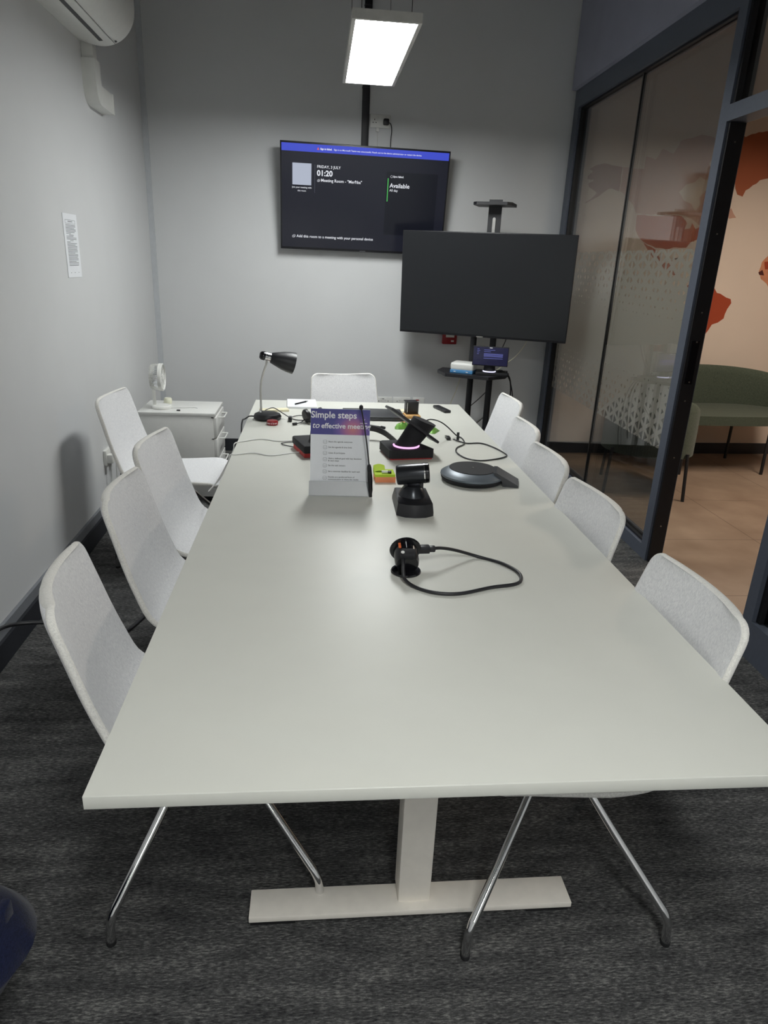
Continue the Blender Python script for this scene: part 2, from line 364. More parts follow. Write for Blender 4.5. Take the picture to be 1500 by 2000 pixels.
# skirtings
def strip(name, A, B, n, thick, z0, z1, mat, bev=0):
    ax, ay = A; bx, by = B; nx, ny = n
    return struct(MB().prism([(ax, ay), (bx, by), (bx+nx*thick, by+ny*thick), (ax+nx*thick, ay+ny*thick)], z0, z1, 'xy').build(name, mat, smooth=None))
strip('baseboard_left', (xW(Y0), Y0), (xW(5.73), 5.73), (1, 0), .03, 0, .1, 'black_skirt')
strip('trim_2', (xW(Y0), Y0), (xW(5.73), 5.73), (1, 0), .016, .1, .146, 'grey_skirt')
strip('baseboard_back', (-1.22, yB(-1.22)), (xP(5.8)-.03, yB(1.91)), (0, -1), .02, 0, .1, 'black_skirt')
strip('baseboard_hallway', (xP(5.86)+.09, yB(2.04)), (XR, yB(XR)), (0, -1), .015, 0, .1, 'black_skirt')
strip('trim_1', (xW(5.7), yB(-1.26)), (-1.222, yB(-1.222)), (0, -1), .012, .1, CE, 'corner')

# glazed partition, built in a frame along +y
def pbox(mb, y0, y1, z0, z1, x0, x1):
    mb.prism([(xP(y0)+x0, y0), (xP(y0)+x1, y0), (xP(y1)+x1, y1), (xP(y1)+x0, y1)], z0, z1, 'xy'); return mb
win = sroot('window_1')
pbox(MB(), 5.74, 5.845, 0, 2.832, 0, .1).build('corner_post', 'frame', win, smooth=None)
pbox(MB(), 3.475, 3.55, 0, 2.832, 0, .1).build('door_post', 'frame', win, smooth=None)
pbox(MB(), 3.55, 5.74, 2.705, 2.832, 0, .1).build('top_rail', 'frame', win, smooth=None)
pbox(MB(), 3.55, 5.74, 0, .078, 0, .1).build('bottom_rail', 'frame', win, smooth=None)
_b = MB(); pbox(_b, 3.55, 5.74, 2.692, 2.705, .02, .07); pbox(_b, 3.55, 5.74, .078, .09, .02, .07); pbox(_b, 3.55, 3.562, .09, 2.692, .02, .07); pbox(_b, 5.728, 5.74, .09, 2.692, .02, .07)
_b.build('glazing_bead', 'frame_black', win, smooth=None)
pbox(MB(), 4.663, 5.728, .09, 2.692, .04, .052).build('glass_pane', 'glass', win, smooth=None)
pbox(MB(), 3.562, 4.65, .09, 2.692, .04, .052).build('glass_pane', 'glass', win, smooth=None)
pbox(MB(), 4.663, 5.728, .09, 2.692, .078, .086).build('glass_pane', 'glass', win, smooth=None)
pbox(MB(), 3.562, 4.65, .09, 2.692, .078, .086).build('glass_pane', 'glass', win, smooth=None)
pbox(MB(), 4.65, 4.663, .09, 2.692, .036, .056).build('glass_joint', 'mull', win, smooth=None)
M['film'] = film_mat(.615, 1.686)
_b = MB(); _b.grid([[(xP(3.563)+.056, 3.563, .615), (xP(4.649)+.056, 4.649, .615)], [(xP(3.563)+.056, 3.563, 1.686), (xP(4.649)+.056, 4.649, 1.686)]])
_b.grid([[(xP(4.664)+.056, 4.664, .615), (xP(5.727)+.056, 5.727, .615)], [(xP(4.664)+.056, 4.664, 1.686), (xP(5.727)+.056, 5.727, 1.686)]])
_b.build('frosted_film', 'film', win, smooth=None)
# door frame with its opening (2.52 .. 3.475), fixed side light nearer
dr = sroot('door_1')
pbox(MB(), 3.458, 3.4745, 0, 2.23, .012, .088).build('jamb', 'frame_black', dr, smooth=None)
_b = MB(); pbox(_b, 3.452, 3.4582, 1.02, 1.24, .028, .066); _b.build('strike_plate', 'black_gloss', dr, smooth=None)
_b = MB()
for z in (.22, .62, .93, 1.03, 1.235, 1.38, 1.75, 2.15): _b.lathe([(0, 0), (.004, 0), (.004, .002), (0, .0025)], 10, Matrix.Translation((xP(3.455)+.05, 3.458 if not 1.0 < z < 1.26 else 3.452, z)) @ Matrix.Rotation(PI/2, 4, 'X'))
_b.build('screws', 'steel', dr)
pbox(MB(), 1.25, 3.475, 2.235, 2.305, 0, .1).build('transom', 'frame', dr, smooth=None)
pbox(MB(), 1.25, 3.475, 2.72, 2.832, 0, .1).build('head_rail', 'frame', dr, smooth=None)
pbox(MB(), 3.455, 3.4748, 2.305, 2.72, .012, .088).build('jamb', 'frame_black', dr, smooth=None)
pbox(MB(), 1.26, 3.455, 2.305, 2.72, .04, .052).build('glass_pane', 'glass', dr, smooth=None)
pbox(MB(), 2.455, 2.52, 0, 2.235, 0, .1).build('stile', 'frame', dr, smooth=None)
pbox(MB(), 2.43, 2.4552, .17, 2.2, .02, .08).build('glazing_bead', 'frame_black', dr, smooth=None)
pbox(MB(), 1.25, 2.455, 0, .17, 0, .1).build('bottom_rail', 'frame', dr, smooth=None)
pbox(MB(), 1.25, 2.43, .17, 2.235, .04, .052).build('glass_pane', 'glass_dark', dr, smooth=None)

# ------------------------------------------------------------------ lights
def panel(name, label, cx, cy, z, lx, ly, diff, group=None, wires=True):
    t = thing(name, label, 'light', (cx, cy, z), 0, group)
    f = MB(); fw = .018
    for sx in (-1, 1): f.box((sx*(lx/2-fw/2), 0, .02), (fw, ly, .04))
    for sy in (-1, 1): f.box((0, sy*(ly/2-fw/2), .02), (lx-2*fw, fw, .04))
    f.box((0, 0, .034), (lx-2*fw, ly-2*fw, .008)); f.build('frame', 'panel_frame', t, smooth=None)
    MB().box((0, 0, .012), (lx-2*fw, ly-2*fw, .004)).build('diffuser', diff, t, smooth=None)
    if wires:
        h = CE-z
        for sx in (-1, 1):
            for sy in (-1, 1): MB().tube([(sx*lx*.36, sy*ly*.46, .038), (sx*lx*.36, sy*ly*.46, h)], .0015, 6).build('hanging_wire', 'black', t)
    return t
panel('pendant_light', 'slim rectangular white LED panel hanging over the far half of the table', .30, 4.21, 2.56, .315, 1.21, 'diff_far')
panel('pendant_light', 'slim white LED panel hanging over the near end of the table, above the frame', .30, -.3, 2.56, .315, 1.21, 'diff_near')
panel('pendant_light', 'slim white LED panel hanging in the room behind the viewpoint', .30, -3.6, 2.56, .315, 1.21, 'diff_rear')
panel('pendant_light', 'warm LED panel hanging over the hallway seats beyond the glass', 3.6, 3.9, 2.6, .6, 1.2, 'diff_hall', wires=False)

# ------------------------------------------------------------------ conference table
XL, XRT, YN, YF, TZ = -.364, .881, .905, 4.188, .74
XC = .2585
tb = thing('conference_table', 'long white rectangular meeting table with pale column legs in mid room', 'table', (0, 0, 0))
MB().box(((XL+XRT)/2, (YN+YF)/2, TZ-.013), (XRT-XL, YF-YN, .026), bevel=.0015, seg=2).build('tabletop', 'table', tb, smooth=60)
for yc in (1.318, 3.78):
    MB().box((XC-.002, yc, .375), (.082, .07, .678), bevel=.004).build('column', 'table_metal', tb)
    ft = MB().box((XC-.005, yc-.02, .029), (.815, .082, .016), bevel=.002).build('foot', 'table_metal', tb)
    for sx in (-1, 1): MB().box((XC-.005+sx*.35, yc-.02, .0105), (.11, .06, .021)).build('rubber_pad', 'rubber', ft, smooth=None)
    MB().box((XC, yc, .702), (.9, .06, .023)).build('cross_bar', 'table_metal', tb, smooth=None)
MB().box((XC, 2.55, .69), (.05, 2.36, .044)).build('beam', 'table_metal', tb, smooth=None)

# ------------------------------------------------------------------ chairs (local: facing +y, seat centre over the origin)
def shell_parts():
    prof = spline([(.245, .435), (.232, .452), (.17, .461), (.05, .452), (-.07, .445), (-.15, .452), (-.205, .485), (-.243, .55), (-.275, .64), (-.305, .745), (-.335, .85)], 5)
    prof = [(p.x, p.y) for p in [Vector((a.x, a.y, 0)) for a in [Vector((q[0], q[1], 0)) for q in prof]]]
    # arc length
    s = [0]
    for a, b in zip(prof, prof[1:]): s.append(s[-1]+math.hypot(b[0]-a[0], b[1]-a[1]))
    tot = s[-1]
    def at(d):
        d = max(0, min(tot, d))
        for i in range(len(s)-1):
            if d <= s[i+1]:
                k = (d-s[i])/(s[i+1]-s[i]); return Vector((0, prof[i][0]+(prof[i+1][0]-prof[i][0])*k, prof[i][1]+(prof[i+1][1]-prof[i][1])*k))
        return Vector((0,)+prof[-1])
    ds = [tot*x for x in (0, .004, .012, .025, .045, .07, .1)]+[tot*(.14+.76*i/22) for i in range(23)]+[tot*(1-x) for x in (.072, .05, .033, .02, .011, .005, .0012, 0)]
    ds = sorted(set(ds))
    def hw(d):
        v = d/tot
        base = .232 if v < .5 else .232-.026*((v-.5)/.5)**1.3
        for e, r in ((d, .08), (tot-d, .04)):
            if e < r: base = base-(r-math.sqrt(max(0, r*r-(r-e)**2)))
        return base
    def nrm(d):
        t = (at(d+.004)-at(d-.004)).normalized(); return Vector((0, -t.z, t.y))
    us = [-1, -.985, -.95, -.88, -.75, -.55, -.3, 0, .3, .55, .75, .88, .95, .985, 1]
    TH = .014
    def pt(d, u, off):
        v = d/tot; n = nrm(d)
        n = -n
        k = .010 if v < .35 else (.010+.024*min(1, (v-.35)/.3))
        return at(d)+Vector((u*hw(d), 0, 0))+n*(off+k*u*u)
    # normal orientation: towards the sitter
    front = MB(); rows = [[pt(d, u, TH*(1-abs(u)**14*.35)) for u in us] for d in ds]
    back = [[pt(d, u, -TH*(1-abs(u)**14*.35)) for u in us] for d in ds]
    mb = MB(); A = mb.grid(rows); B = mb.grid(back)
    loopA = [A[0][i] for i in range(len(us))]+[A[j][-1] for j in range(1, len(ds))]+[A[-1][i] for i in range(len(us)-2, -1, -1)]+[A[j][0] for j in range(len(ds)-2, 0, -1)]
    loopB = [B[0][i] for i in range(len(us))]+[B[j][-1] for j in range(1, len(ds))]+[B[-1][i] for i in range(len(us)-2, -1, -1)]+[B[j][0] for j in range(len(ds)-2, 0, -1)]
    welt = MB(); n = len(loopA); rings = [[], [], [], [], []]
    cen = [(a.co+b.co)/2 for a, b in zip(loopA, loopB)]
    for i in range(n):
        tang = (cen[(i+1) % n]-cen[(i-1) % n]).normalized(); ax = (loopA[i].co-loopB[i].co); h = ax.length/2; ax = ax.normalized()
        o = tang.cross(ax).normalized()
        inner = Vector((0, 0, 0))
        c0 = sum(cen, Vector())/n
        if i < len(us) or True:
            # outward: away from the local middle of the shell
            row_mid = at(min(tot*.93, max(tot*.05, 0)))
        for k in range(5):
            a = -PI/2+PI*k/4; rings[k].append((cen[i], ax, h, o, a))
    # consistent outward direction by signed test on the loop
    sgn = 1
    mid = len(us)+len(ds)//2  # a vertex on the u=+1 side: outward is +x
    if rings[0][mid][3].x < 0: sgn = -1
    W = [[c+ax*h*math.sin(a)*1.02+o*sgn*.007*math.cos(a) for (c, ax, h, o, a) in r] for r in rings]
    welt.grid(W, close_u=True)
    return mb, welt
def leg_mb(sx, sy):
    pts = [(sx*.252, sy*.252, 0.004), (sx*.250, sy*.250, .045), (sx*.247, sy*.247, .07), (sx*.238, sy*.238, .092), (sx*.222, sy*.222, .115), (sx*.13, sy*.13, .245), (sx*.045, sy*.045, .372), (sx*.03, sy*.03, .392), (sx*.02, sy*.02, .402)]
    P = spline(pts, 4); return MB().tube(P, .0108, 14)
CG = 'grey upholstered chairs around the meeting table'
ch0 = thing('meeting_chair', '', 'chair', (0, 0, 0), 0, CG)
_s, _w = shell_parts()
_so = _s.build('upholstered_shell', 'fabric', ch0, smooth=60)
_w.build('welt', 'fabric_edge', _so, smooth=80)
MB().lathe([(0, .396), (.06, .396), (.07, .404), (.07, .412), (.12, .43), (0, .43)], 24).build('seat_plate', 'chrome', ch0)
for sx, sy in ((-1, -1), (1, -1), (-1, 1), (1, 1)):
    lg = leg_mb(sx, sy).build('leg', 'chrome', ch0)
    MB().lathe([(0, 0), (.0115, 0), (.0118, .012), (0, .012)], 14, Matrix.Translation((sx*.252, sy*.252, 0))).build('glide', 'rubber', lg)
CH = [  # x, y, facing dx, dy, label
    (.615, 1.41, -1, -.01, 'light grey chair on the glass side, nearest the camera, before the doorway'),
    (.625, 2.07, -.997, -.07, 'light grey chair on the glass side, second from the camera'),
    (.635, 2.595, -1, -.02, 'light grey chair on the glass side, middle one of five'),
    (.69, 3.125, -1, .02, 'light grey chair on the glass side, second from the far end'),
    (.79, 3.76, -1, -.02, 'light grey chair on the glass side, farthest, in front of the television stand'),
    (-.27, 1.53, .985, .17, 'light grey chair on the left wall side, nearest the camera'),
    (-.31, 2.14, 1, 0, 'light grey chair on the left wall side, second from the camera'),
    (-.348, 2.70, .993, -.1, 'light grey chair on the left wall side, third from the camera'),
    (-.745, 3.60, .994, -.1, 'light grey chair pulled back to the left wall, seat showing, by the drawers'),
    (.225, 4.20, .17, -.985, 'light grey chair at the far end of the table, facing the camera')]
for i, (x, y, dx, dy, lab) in enumerate(CH):
    c = ch0 if i == 0 else copy_tree(ch0)
    c.location = (x, y, 0); c.rotation_euler = (0, 0, math.atan2(-dx, dy)); c['label'] = lab

# ------------------------------------------------------------------ wall television and what is round it
def on_back(x, off=0):      # a point on the back wall, off metres into the room
    return Vector((x, yB(x), 0))+Vector((math.sin(BA), -math.cos(BA), 0))*off
def back_thing(name, label, cat, x, z, off=0, group=None):
    p = on_back(x, off); return thing(name, label, cat, (p.x, p.y, z), BA, group)
W_, H_ = 1.2553, .7325
tv = back_thing('wall_television', 'flat television on the back wall showing a blue banner and white text', 'television', .3436, 1.98, .131)
tv.rotation_euler = (math.radians(8), 0, BA)
MB().box((0, .018, 0), (W_, .036, H_), bevel=.004).build('case', 'black', tv)
MB().box((0, .068, -.04), (.42, .064, .24)).build('wall_bracket', 'black_metal', tv, smooth=None)
sc = MB().box((0, -.0005, .002), (W_-.022, .002, H_-.03)).build('screen', 'tvscreen', tv, smooth=None)
sw, sh = W_-.022, H_-.03
ux = lambda u: (u-.5)*sw
vz = lambda v: (.5-v)*sh+.002
MB().box((0, -.0022, vz(.036)), (sw, .001, sh*.072)).build('banner', 'banner', sc, smooth=None)
MB().prism(rrect(sw*.315, sh*.62, .008, cx=ux(.785), cy=vz(.52)), -.0024, -.0016).build('agenda_card', 'tvcard', sc, smooth=None)
MB().box((ux(.119), -.0022, vz(.282)), (sw*.112, .001, sh*.205)).build('pale_tile', 'scrtile', sc, smooth=None)
MB().box((ux(.196), -.0022, vz(.32)), (.0018, .001, sh*.27)).build('divider', 'scrgrey', sc, smooth=None)
MB().box((ux(.638), -.0032, vz(.385)), (.006, .001, sh*.225)).build('green_bar', 'scrgreen', sc, smooth=None)
MB().prism([(ux(.2135)-.008, vz(.048)), (ux(.2135)+.008, vz(.048)), (ux(.2135), vz(.024))], -.0036, -.0026).build('warning_triangle', 'scrred', sc, smooth=None)
lettering('lettering', [
    ('Sign in failed.', .0165, ux(.226), vz(.046), 'LEFT', .03),
    ('Sign in to Microsoft Teams was unsuccessful. Reach out to the device administrator or restart the device.', .0152, ux(.306), vz(.046), 'LEFT', .006),
    ('Join your meeting with', .0155, ux(.119), vz(.415), 'CENTER', .01), ('this room', .0155, ux(.119), vz(.447), 'CENTER', .01),
    ('FRIDAY, 3 JULY', .026, ux(.208), vz(.215), 'LEFT', .008), ('01:20', .052, ux(.208), vz(.288), 'LEFT', .028),
    ('Meeting Room - "Merħba"', .0285, ux(.232), vz(.343), 'LEFT', .012),
    ('Sync failed.', .018, ux(.668), vz(.262), 'LEFT', .02), ('Available', .042, ux(.649), vz(.36), 'LEFT', .012), ('All day', .023, ux(.649), vz(.398), 'LEFT', .004),
    ('Add this room to a meeting with your personal device', .0265, ux(.088), vz(.90), 'LEFT', .012)], 'scrwhite', sc, -.0042)
_b = MB()
for (cx, cz, s) in ((ux(.217), vz(.337), .011), (ux(.069), vz(.893), .013)):
    for dx, dz in ((0, 0), (s*.45, s*.4)):
        P = [(cx+dx+a, -.0038, cz+dz+b) for a, b in rrect(s*1.3, s, s*.3, 3)]; _b.tube(P+[P[0]], .0009, 4)
P = [(ux(.658)+.008*math.cos(a*PI/8), -.0038, vz(.255)+.008*math.sin(a*PI/8)) for a in range(17)]; _b.tube(P, .0009, 4)
_b.build('icons', 'scrwhite', sc, smooth=None)
MB().box((0, -.0008, -H_/2+.006), (.045, .002, .006)).build('maker_mark', 'print_grey', tv, smooth=None)

tr = back_thing('cable_trunking', 'black vertical cable trunking on the wall above the television', 'trunking', .342, 2.3, 0)
MB().box((0, -.016, .62), (.05, .03, 1.24), bevel=.004).build('cover', 'black_metal', tr)
_b = MB()
for z in (.445, .95): _b.box((0, -.0165, z), (.056, .033, .006))
_b.build('clip', 'charcoal', tr, smooth=None)
MB().tube([(.027, -.008, 1.24), (.027, -.01, .6), (.027, -.012, .02)], .0035, 8).build('cable', 'black', tr)

def socket_plate(t, wd, hd, plugs):
    MB().box((0, -.005, 0), (wd, .01, hd), bevel=.003).build('face_plate', 'white_pl', t)
    b = MB()
    for px in plugs:
        for dx, dz, a, c in ((0, .022, .005, .009), (-.011, .002, .008, .005), (.011, .002, .008, .005)): b.box((px+dx, -.0102, dz-.012), (a, .001, c))
    b.build('socket_holes', 'black', t, smooth=None)
    for px in plugs: MB().box((px*.45, -.0115, .022), (.011, .004, .018), bevel=.001).build('switch', 'white_pl', t)
hs = back_thing('wall_socket', 'white double wall socket above the television with a black plug in it', 'socket', .456, 2.535, 0)
socket_plate(hs, .15, .088, (-.042, .042))
pl = MB().box((.042, -.03, -.005), (.042, .04, .042), bevel=.008).build('plug', 'black', hs)
MB().tube([(.05, -.045, -.008), (.075, -.046, -.02), (.085, -.035, -.06), (.083, -.02, -.12), (.081, -.015, -.24)], .0035, 8, smooth=6).build('cable', 'black', pl)
ad = MB().box((-.02, -.016, -.058), (.024, .018, .026), bevel=.003).build('adapter', 'white_pl', hs)
MB().tube([(-.02, -.016, -.07), (-.018, -.014, -.12), (-.012, -.012, -.24)], .003, 8, smooth=4).build('cable', 'white_cable', ad)
for x, wd, hd, lab, q in ((.568, .148, .09, 'white socket plate low on the back wall, nearest the far chair', (-.04, .04)), (.725, .148, .09, 'white socket plate low on the back wall, middle of the three', (-.04, .04)), (.872, .1, .088, 'white switch plate with red light low on the back wall', ())):
    t = back_thing('wall_socket', lab, 'socket', x, .43, 0)
    socket_plate(t, wd, hd, q)
    if not q: MB().box((-.012, -.012, .024), (.028, .003, .009)).build('indicator_light', 'red', t, smooth=None)
    elif x < .6: MB().box((-.01, -.0104, .03), (.03, .001, .005)).build('print', 'print_grey', t, smooth=None)
fc = back_thing('fire_call_point', 'red fire alarm call point on the back wall under the big dark television', 'alarm', 1.098, .998, 0)
MB().box((0, -.022, 0), (.118, .044, .132), bevel=.006).build('housing', 'callred', fc)
MB().box((0, -.0445, .02), (.07, .003, .06)).build('press_glass', 'white_pl', fc, smooth=None)
MB().box((0, -.0462, .03), (.045, .001, .008)).build('printed_mark', 'black', fc, smooth=None)
MB().box((.022, -.0445, -.04), (.024, .003, .014)).build('test_slot', 'white_pl', fc, smooth=None)

# ------------------------------------------------------------------ television on a wheeled stand
TVC = Vector((1.2154, 5.2305, 1.4155)); TA = -.42655
mt = thing('stand_television', 'large switched off black television on a mobile stand', 'television', TVC, TA)
Rt = (math.radians(2.64), 0, 0)
Wm, Hm = 1.27, .735
MB().box((0, .0175, 0), (Wm, .035, Hm), bevel=.003).build('case', 'black', mt, rot=Rt)
MB().box((0, -.0008, .004), (Wm-.012, .002, Hm-.022)).build('screen', 'screenoff', mt, rot=Rt)
MB().box((0, -.002, -Hm/2+.004), (.05, .003, .007)).build('maker_mark', 'steel', mt, rot=Rt, smooth=None)
st = thing('television_stand', 'black mobile television stand with a tray and a top shelf', 'stand', (TVC.x, TVC.y, 0), TA)
for sx in (-1, 1):
    MB().tube([(.01+sx*.076, .125, .05), (.01+sx*.076, .125, 1.5)], .024, 20).build('upright', 'black_metal', st)
MB().box((-.06, .075, 1.42), (.62, .035, .06)).build('mount_bar', 'black_metal', st, smooth=None)
for sx in (-1, 1): MB().box((-.06+sx*.22, .055, 1.42), (.04, .03, .44)).build('mount_arm', 'black_metal', st, smooth=None)
pl_ = MB().box((.01, .14, 1.78), (.095, .012, .46)); pl_.build('shelf_post', 'black_metal', st, smooth=None)
MB().prism(rrect(.022, .12, .0105, cx=.01, cy=1.83), .128, .1335).build('slot', 'steel', st)
MB().box((-.06, .14, 1.55), (.35, .018, .05)).build('cross_bar', 'black_metal', st, smooth=None)
MB().prism([(-.13, -.02), (-.10, -.055), (.12, -.055), (.15, -.02), (.15, .17), (-.13, .17)], 1.965, 1.985, 'xy').build('top_shelf', 'black_metal', st, loc=(0, .05, 0))
MB().prism([(-.30, -.02), (-.20, -.17), (.13, -.17), (.23, -.02), (.23, .14), (-.30, .14)], .762, .785, 'xy').build('tray', 'black_metal', st)
for sy, x in ((1, -.066), (1, .086)):
    MB().box((x, .0, .045), (.05, .72, .03)).build('base_leg', 'black_metal', st, smooth=None)
_b = MB()
for x in (-.066, .086):
    for y in (-.33, .33): _b.lathe([(0, -.012), (.03, -.012), (.03, .012), (0, .012)], 16, Matrix.Translation((x, y, .03)) @ Matrix.Rotation(PI/2, 4, 'Y'))
_b.build('castors', 'rubber', st)
_b = MB().tube([(-.06, .15, .30), (.08, .15, .44)], .007, 10); _b.build('brace', 'steel', st)
def stl(x, y, z):     # stand local -> world
    return st_m @ Vector((x, y, z))
st_m = Matrix.Translation((TVC.x, TVC.y, 0)) @ Matrix.Rotation(TA, 4, 'Z')
rt = thing('router', 'small white box with a blue front edge on the stand tray', 'router', stl(-.09, -.035, .785), TA-.02)
MB().box((0, 0, .048), (.18, .15, .062), bevel=.02, seg=4).build('lid', 'white_pl', rt)
MB().box((0, -.004, .013), (.176, .15, .026), bevel=.005).build('blue_base', 'bluefront', rt)
for x_ in (-.05, .045): MB().box((x_, -.0793, .013), (.016, .001, .006)).build('printed_mark', 'print_white', rt, smooth=None)

# meeting console: base block, leaning stalk with LED ring, thin touch screen
def console(label, loc, rz, led, group, lit):
    t = thing('meeting_console', label, 'console', loc, rz, group)
    MB().prism([(-.112, -.1), (-.095, -.11), (.095, -.11), (.112, -.1), (.112, .055), (.095, .066), (-.095, .066), (-.112, .055)], .006, .04, 'xy').build('base_block', 'black_matte', t)
    MB().box((0, -.022, .003), (.212, .168, .006)).build('red_foot', 'redunder', t, smooth=None)
    return t
def ring(t, cx, cy, z, r, mat, a0=0, a1=360):
    P = [(cx+r*math.cos(math.radians(a)), cy+r*math.sin(math.radians(a)), z) for a in range(a0, a1+1, 10)]
    return MB().tube(P, .0042, 10).build('light_ring', mat, t)

CONG = 'meeting consoles'
# on the stand tray, screen towards the camera
cs = thing('meeting_console', 'small meeting console with a lit dark blue screen on the stand tray', 'console', stl(.10, 0, .785), TA+.18)
MB().box((.02, -.02, .012), (.24, .16, .024), bevel=.004).build('base_block', 'black_matte', cs)
ring(cs, .0, -.06, .03, .045, 'ledwhite', 180, 360)
MB().lathe([(0, .022), (.046, .022), (.042, .06), (.042, .1), (0, .1)], 28, Matrix.Translation((0, -.055, 0))).build('stalk', 'black_matte', cs)
_p = MB().box((0, -.105, .145), (.262, .012, .142), rot=None, bevel=.003).build('touch_screen', 'black', cs)
MB().box((0, -.1118, .145), (.252, .001, .13)).build('display', 'scrnavy', _p, smooth=None)
_b = MB()
for z, a, b in ((.19, -.05, .03), (.178, -.05, .0), (.163, -.05, .09), (.157, -.05, .09), (.15, -.05, .09), (.143, -.05, .09), (.13, -.05, .09), (.195, -.1, -.085), (.183, -.1, -.08), (.172, -.1, -.085), (.16, -.1, -.088)):
    _b.box(((a+b)/2, -.1128, z), (b-a, .001, .003))
_b.build('screen_lines', 'scrblue', _p, smooth=None)
MB().box((0, -.112, .206), (.02, .002, .004)).build('camera_dot', 'scrwhite', _p, smooth=None)

# big console on the table, seen from behind at an angle
cb = thing('meeting_console', 'black meeting console with a pink lit ring on a red edged square base', 'console', (.408, 2.985, TZ), 0)
MB().prism([(-.118, .065), (-.105, .08), (.02, .105), (.035, .1), (.112, -.055), (.108, -.07), (-.075, -.1), (-.09, -.094)], .007, .045, 'xy').build('base_block', 'black_matte', cb)
MB().prism([(-.112, .062), (.02, .098), (.106, -.062), (-.082, -.094)], 0, .007, 'xy').build('red_foot', 'redunder', cb, smooth=None)
ring(cb, -.006, -.012, .0485, .056, 'ledpink', 170, 355)
_b = MB(); tilt = Vector((.085, .05, .105))
rows = []
for k in range(7):
    f = k/6; c = Vector((-.006, -.01, .044))+tilt*f*1.0
    rows.append([c+Vector((.052*math.cos(2*PI*i/24), .052*math.sin(2*PI*i/24)*(1-.1*f), 0.02*f*math.cos(2*PI*i/24)*-1)) for i in range(24)])
V = _b.grid(rows, close_u=True); _b.bm.faces.new(V[-1]); _b.bm.faces.new(V[0][::-1]); _b.build('stalk', 'black_matte', cb)
# the thin screen, seen almost edge on
_a = Vector((.824, 0, -.566)); _d = Vector((.135, .966, -.219)); _d = (_d-_a*_a.dot(_d)).normalized(); _n = _a.cross(_d)
_m2 = Matrix.Translation((.0185, .02, .137)) @ Matrix((_a, _d, _n)).transposed().to_4x4() @ Matrix.Rotation(math.radians(-2.5), 4, 'X')
MB().box((0, 0, 0), (.262, .16, .011), bevel=.003).xf(_m2).build('touch_screen', 'black', cb)
MB().box((0, 0, .0058), (.25, .15, .001)).xf(_m2).build('display', 'screenoff', cb, smooth=None)
MB().lathe([(0, .0055), (.004, .0055), (.004, .0075), (0, .0075)], 10, _m2 @ Matrix.Translation((-.07, -.07, 0))).build('camera_dot', 'scrwhite', cb)
# second console mostly behind the sign
c2 = thing('meeting_console', 'second black console with red underside, mostly hidden behind the sign', 'console', (.02, 3.02, TZ), .3)
MB().box((0, 0, .037), (.21, .2, .036), bevel=.008).build('base_block', 'black_matte', c2)
MB().prism([(-.1, -.09), (.1, -.09), (.1, .09), (-.1, .09)], 0, .019, 'xy').build('red_foot', 'redunder', c2, smooth=None)
MB().lathe([(0, .05), (.05, .05), (.042, .12), (0, .125)], 24).build('stalk', 'black_matte', c2)

# ------------------------------------------------------------------ objects on the table
# PTZ camera
pz = thing('conference_camera', 'black pan and tilt conference camera with a chrome lens band on the table', 'camera', (.342, 2.285, TZ), -.02)
_b = MB(); wT, wB = .057, .064
top = [(-wT, .085), (wT, .085), (wT+.003, -.085), (.03, -.103), (0, -.107), (-.03, -.103), (-wT-.003, -.085)]
bot = [(-wB, .09), (wB, .09), (wB, -.09), (.035, -.11), (0, -.115), (-.035, -.11), (-wB, -.09)]
V = _b.grid([[(x, y, 0) for x, y in bot], [(x*1.0, y, .012) for x, y in bot], [(x, y, .043) for x, y in top], [(x*.9, y*.9, .047) for x, y in top]], close_u=True)
_b.bm.faces.new(V[-1]); _b.bm.faces.new(V[0][::-1]); _b.build('base', 'black', pz)
MB().lathe([(.052, .045), (.05, .052), (.038, .072), (.03, .082), (0, .083)], 32).build('turret', 'graphite', pz)
_b = MB()
for sx in (-1, 1): _b.box((sx*.028, .0, .085), (.012, .03, .03), bevel=.003)
_b.build('yoke', 'black', pz)
_m = Matrix.Translation((-.002, .0, .123)) @ Matrix.Rotation(math.radians(-7), 4, 'Y') @ Matrix.Rotation(math.radians(-5), 4, 'Z') @ Matrix.Rotation(PI/2, 4, 'Y')
hd = MB().lathe([(0, -.062), (.03, -.06), (.034, -.057), (.0355, -.05), (.0355, .034), (.0355, .036)], 40, _m).build('head', 'graphite', pz)
MB().lathe([(.0355, .036), (.0364, .0365), (.0364, .0405), (.0355, .041)], 40, _m).build('chrome_band', 'chrome', hd)
MB().lathe([(.0355, .041), (.0355, .053), (.032, .056), (.027, .051), (0, .048)], 40, _m).build('lens_ring', 'black_gloss', hd)

# speakerphone
sp = thing('speakerphone', 'round black speakerphone with a grey rim and a wedge flap', 'speakerphone', (.628, 2.615, TZ), -.27)
MB().lathe([(0, 0), (.108, 0), (.122, .006), (.126, .016), (.124, .02)], 64).build('base', 'black_matte', sp)
MB().lathe([(.124, .02), (.128, .024), (.127, .03), (.118, .036), (.094, .05), (.09, .05)], 64).build('rim', 'greyring', sp)
MB().lathe([(.0945, .0495), (.093, .052), (0, .053)], 64).build('top_mesh', 'black_matte', sp)
MB().prism([(.084, .0525), (.097, .053), (.186, .008), (.186, .0), (.125, 0), (.122, .02), (.1, .03)], -.052, .052).build('flap', 'charcoal', sp, smooth=None)
P = [(.0, .006*math.sin(a), .0535) for a in ()]
_b = MB(); _b.tube([(-.004, -.012, .0535), (.006, -.006, .0535), (-.004, 0, .0535), (.006, .006, .0535), (-.002, .012, .0535)], .001, 5); _b.build('emblem', 'steel', sp)

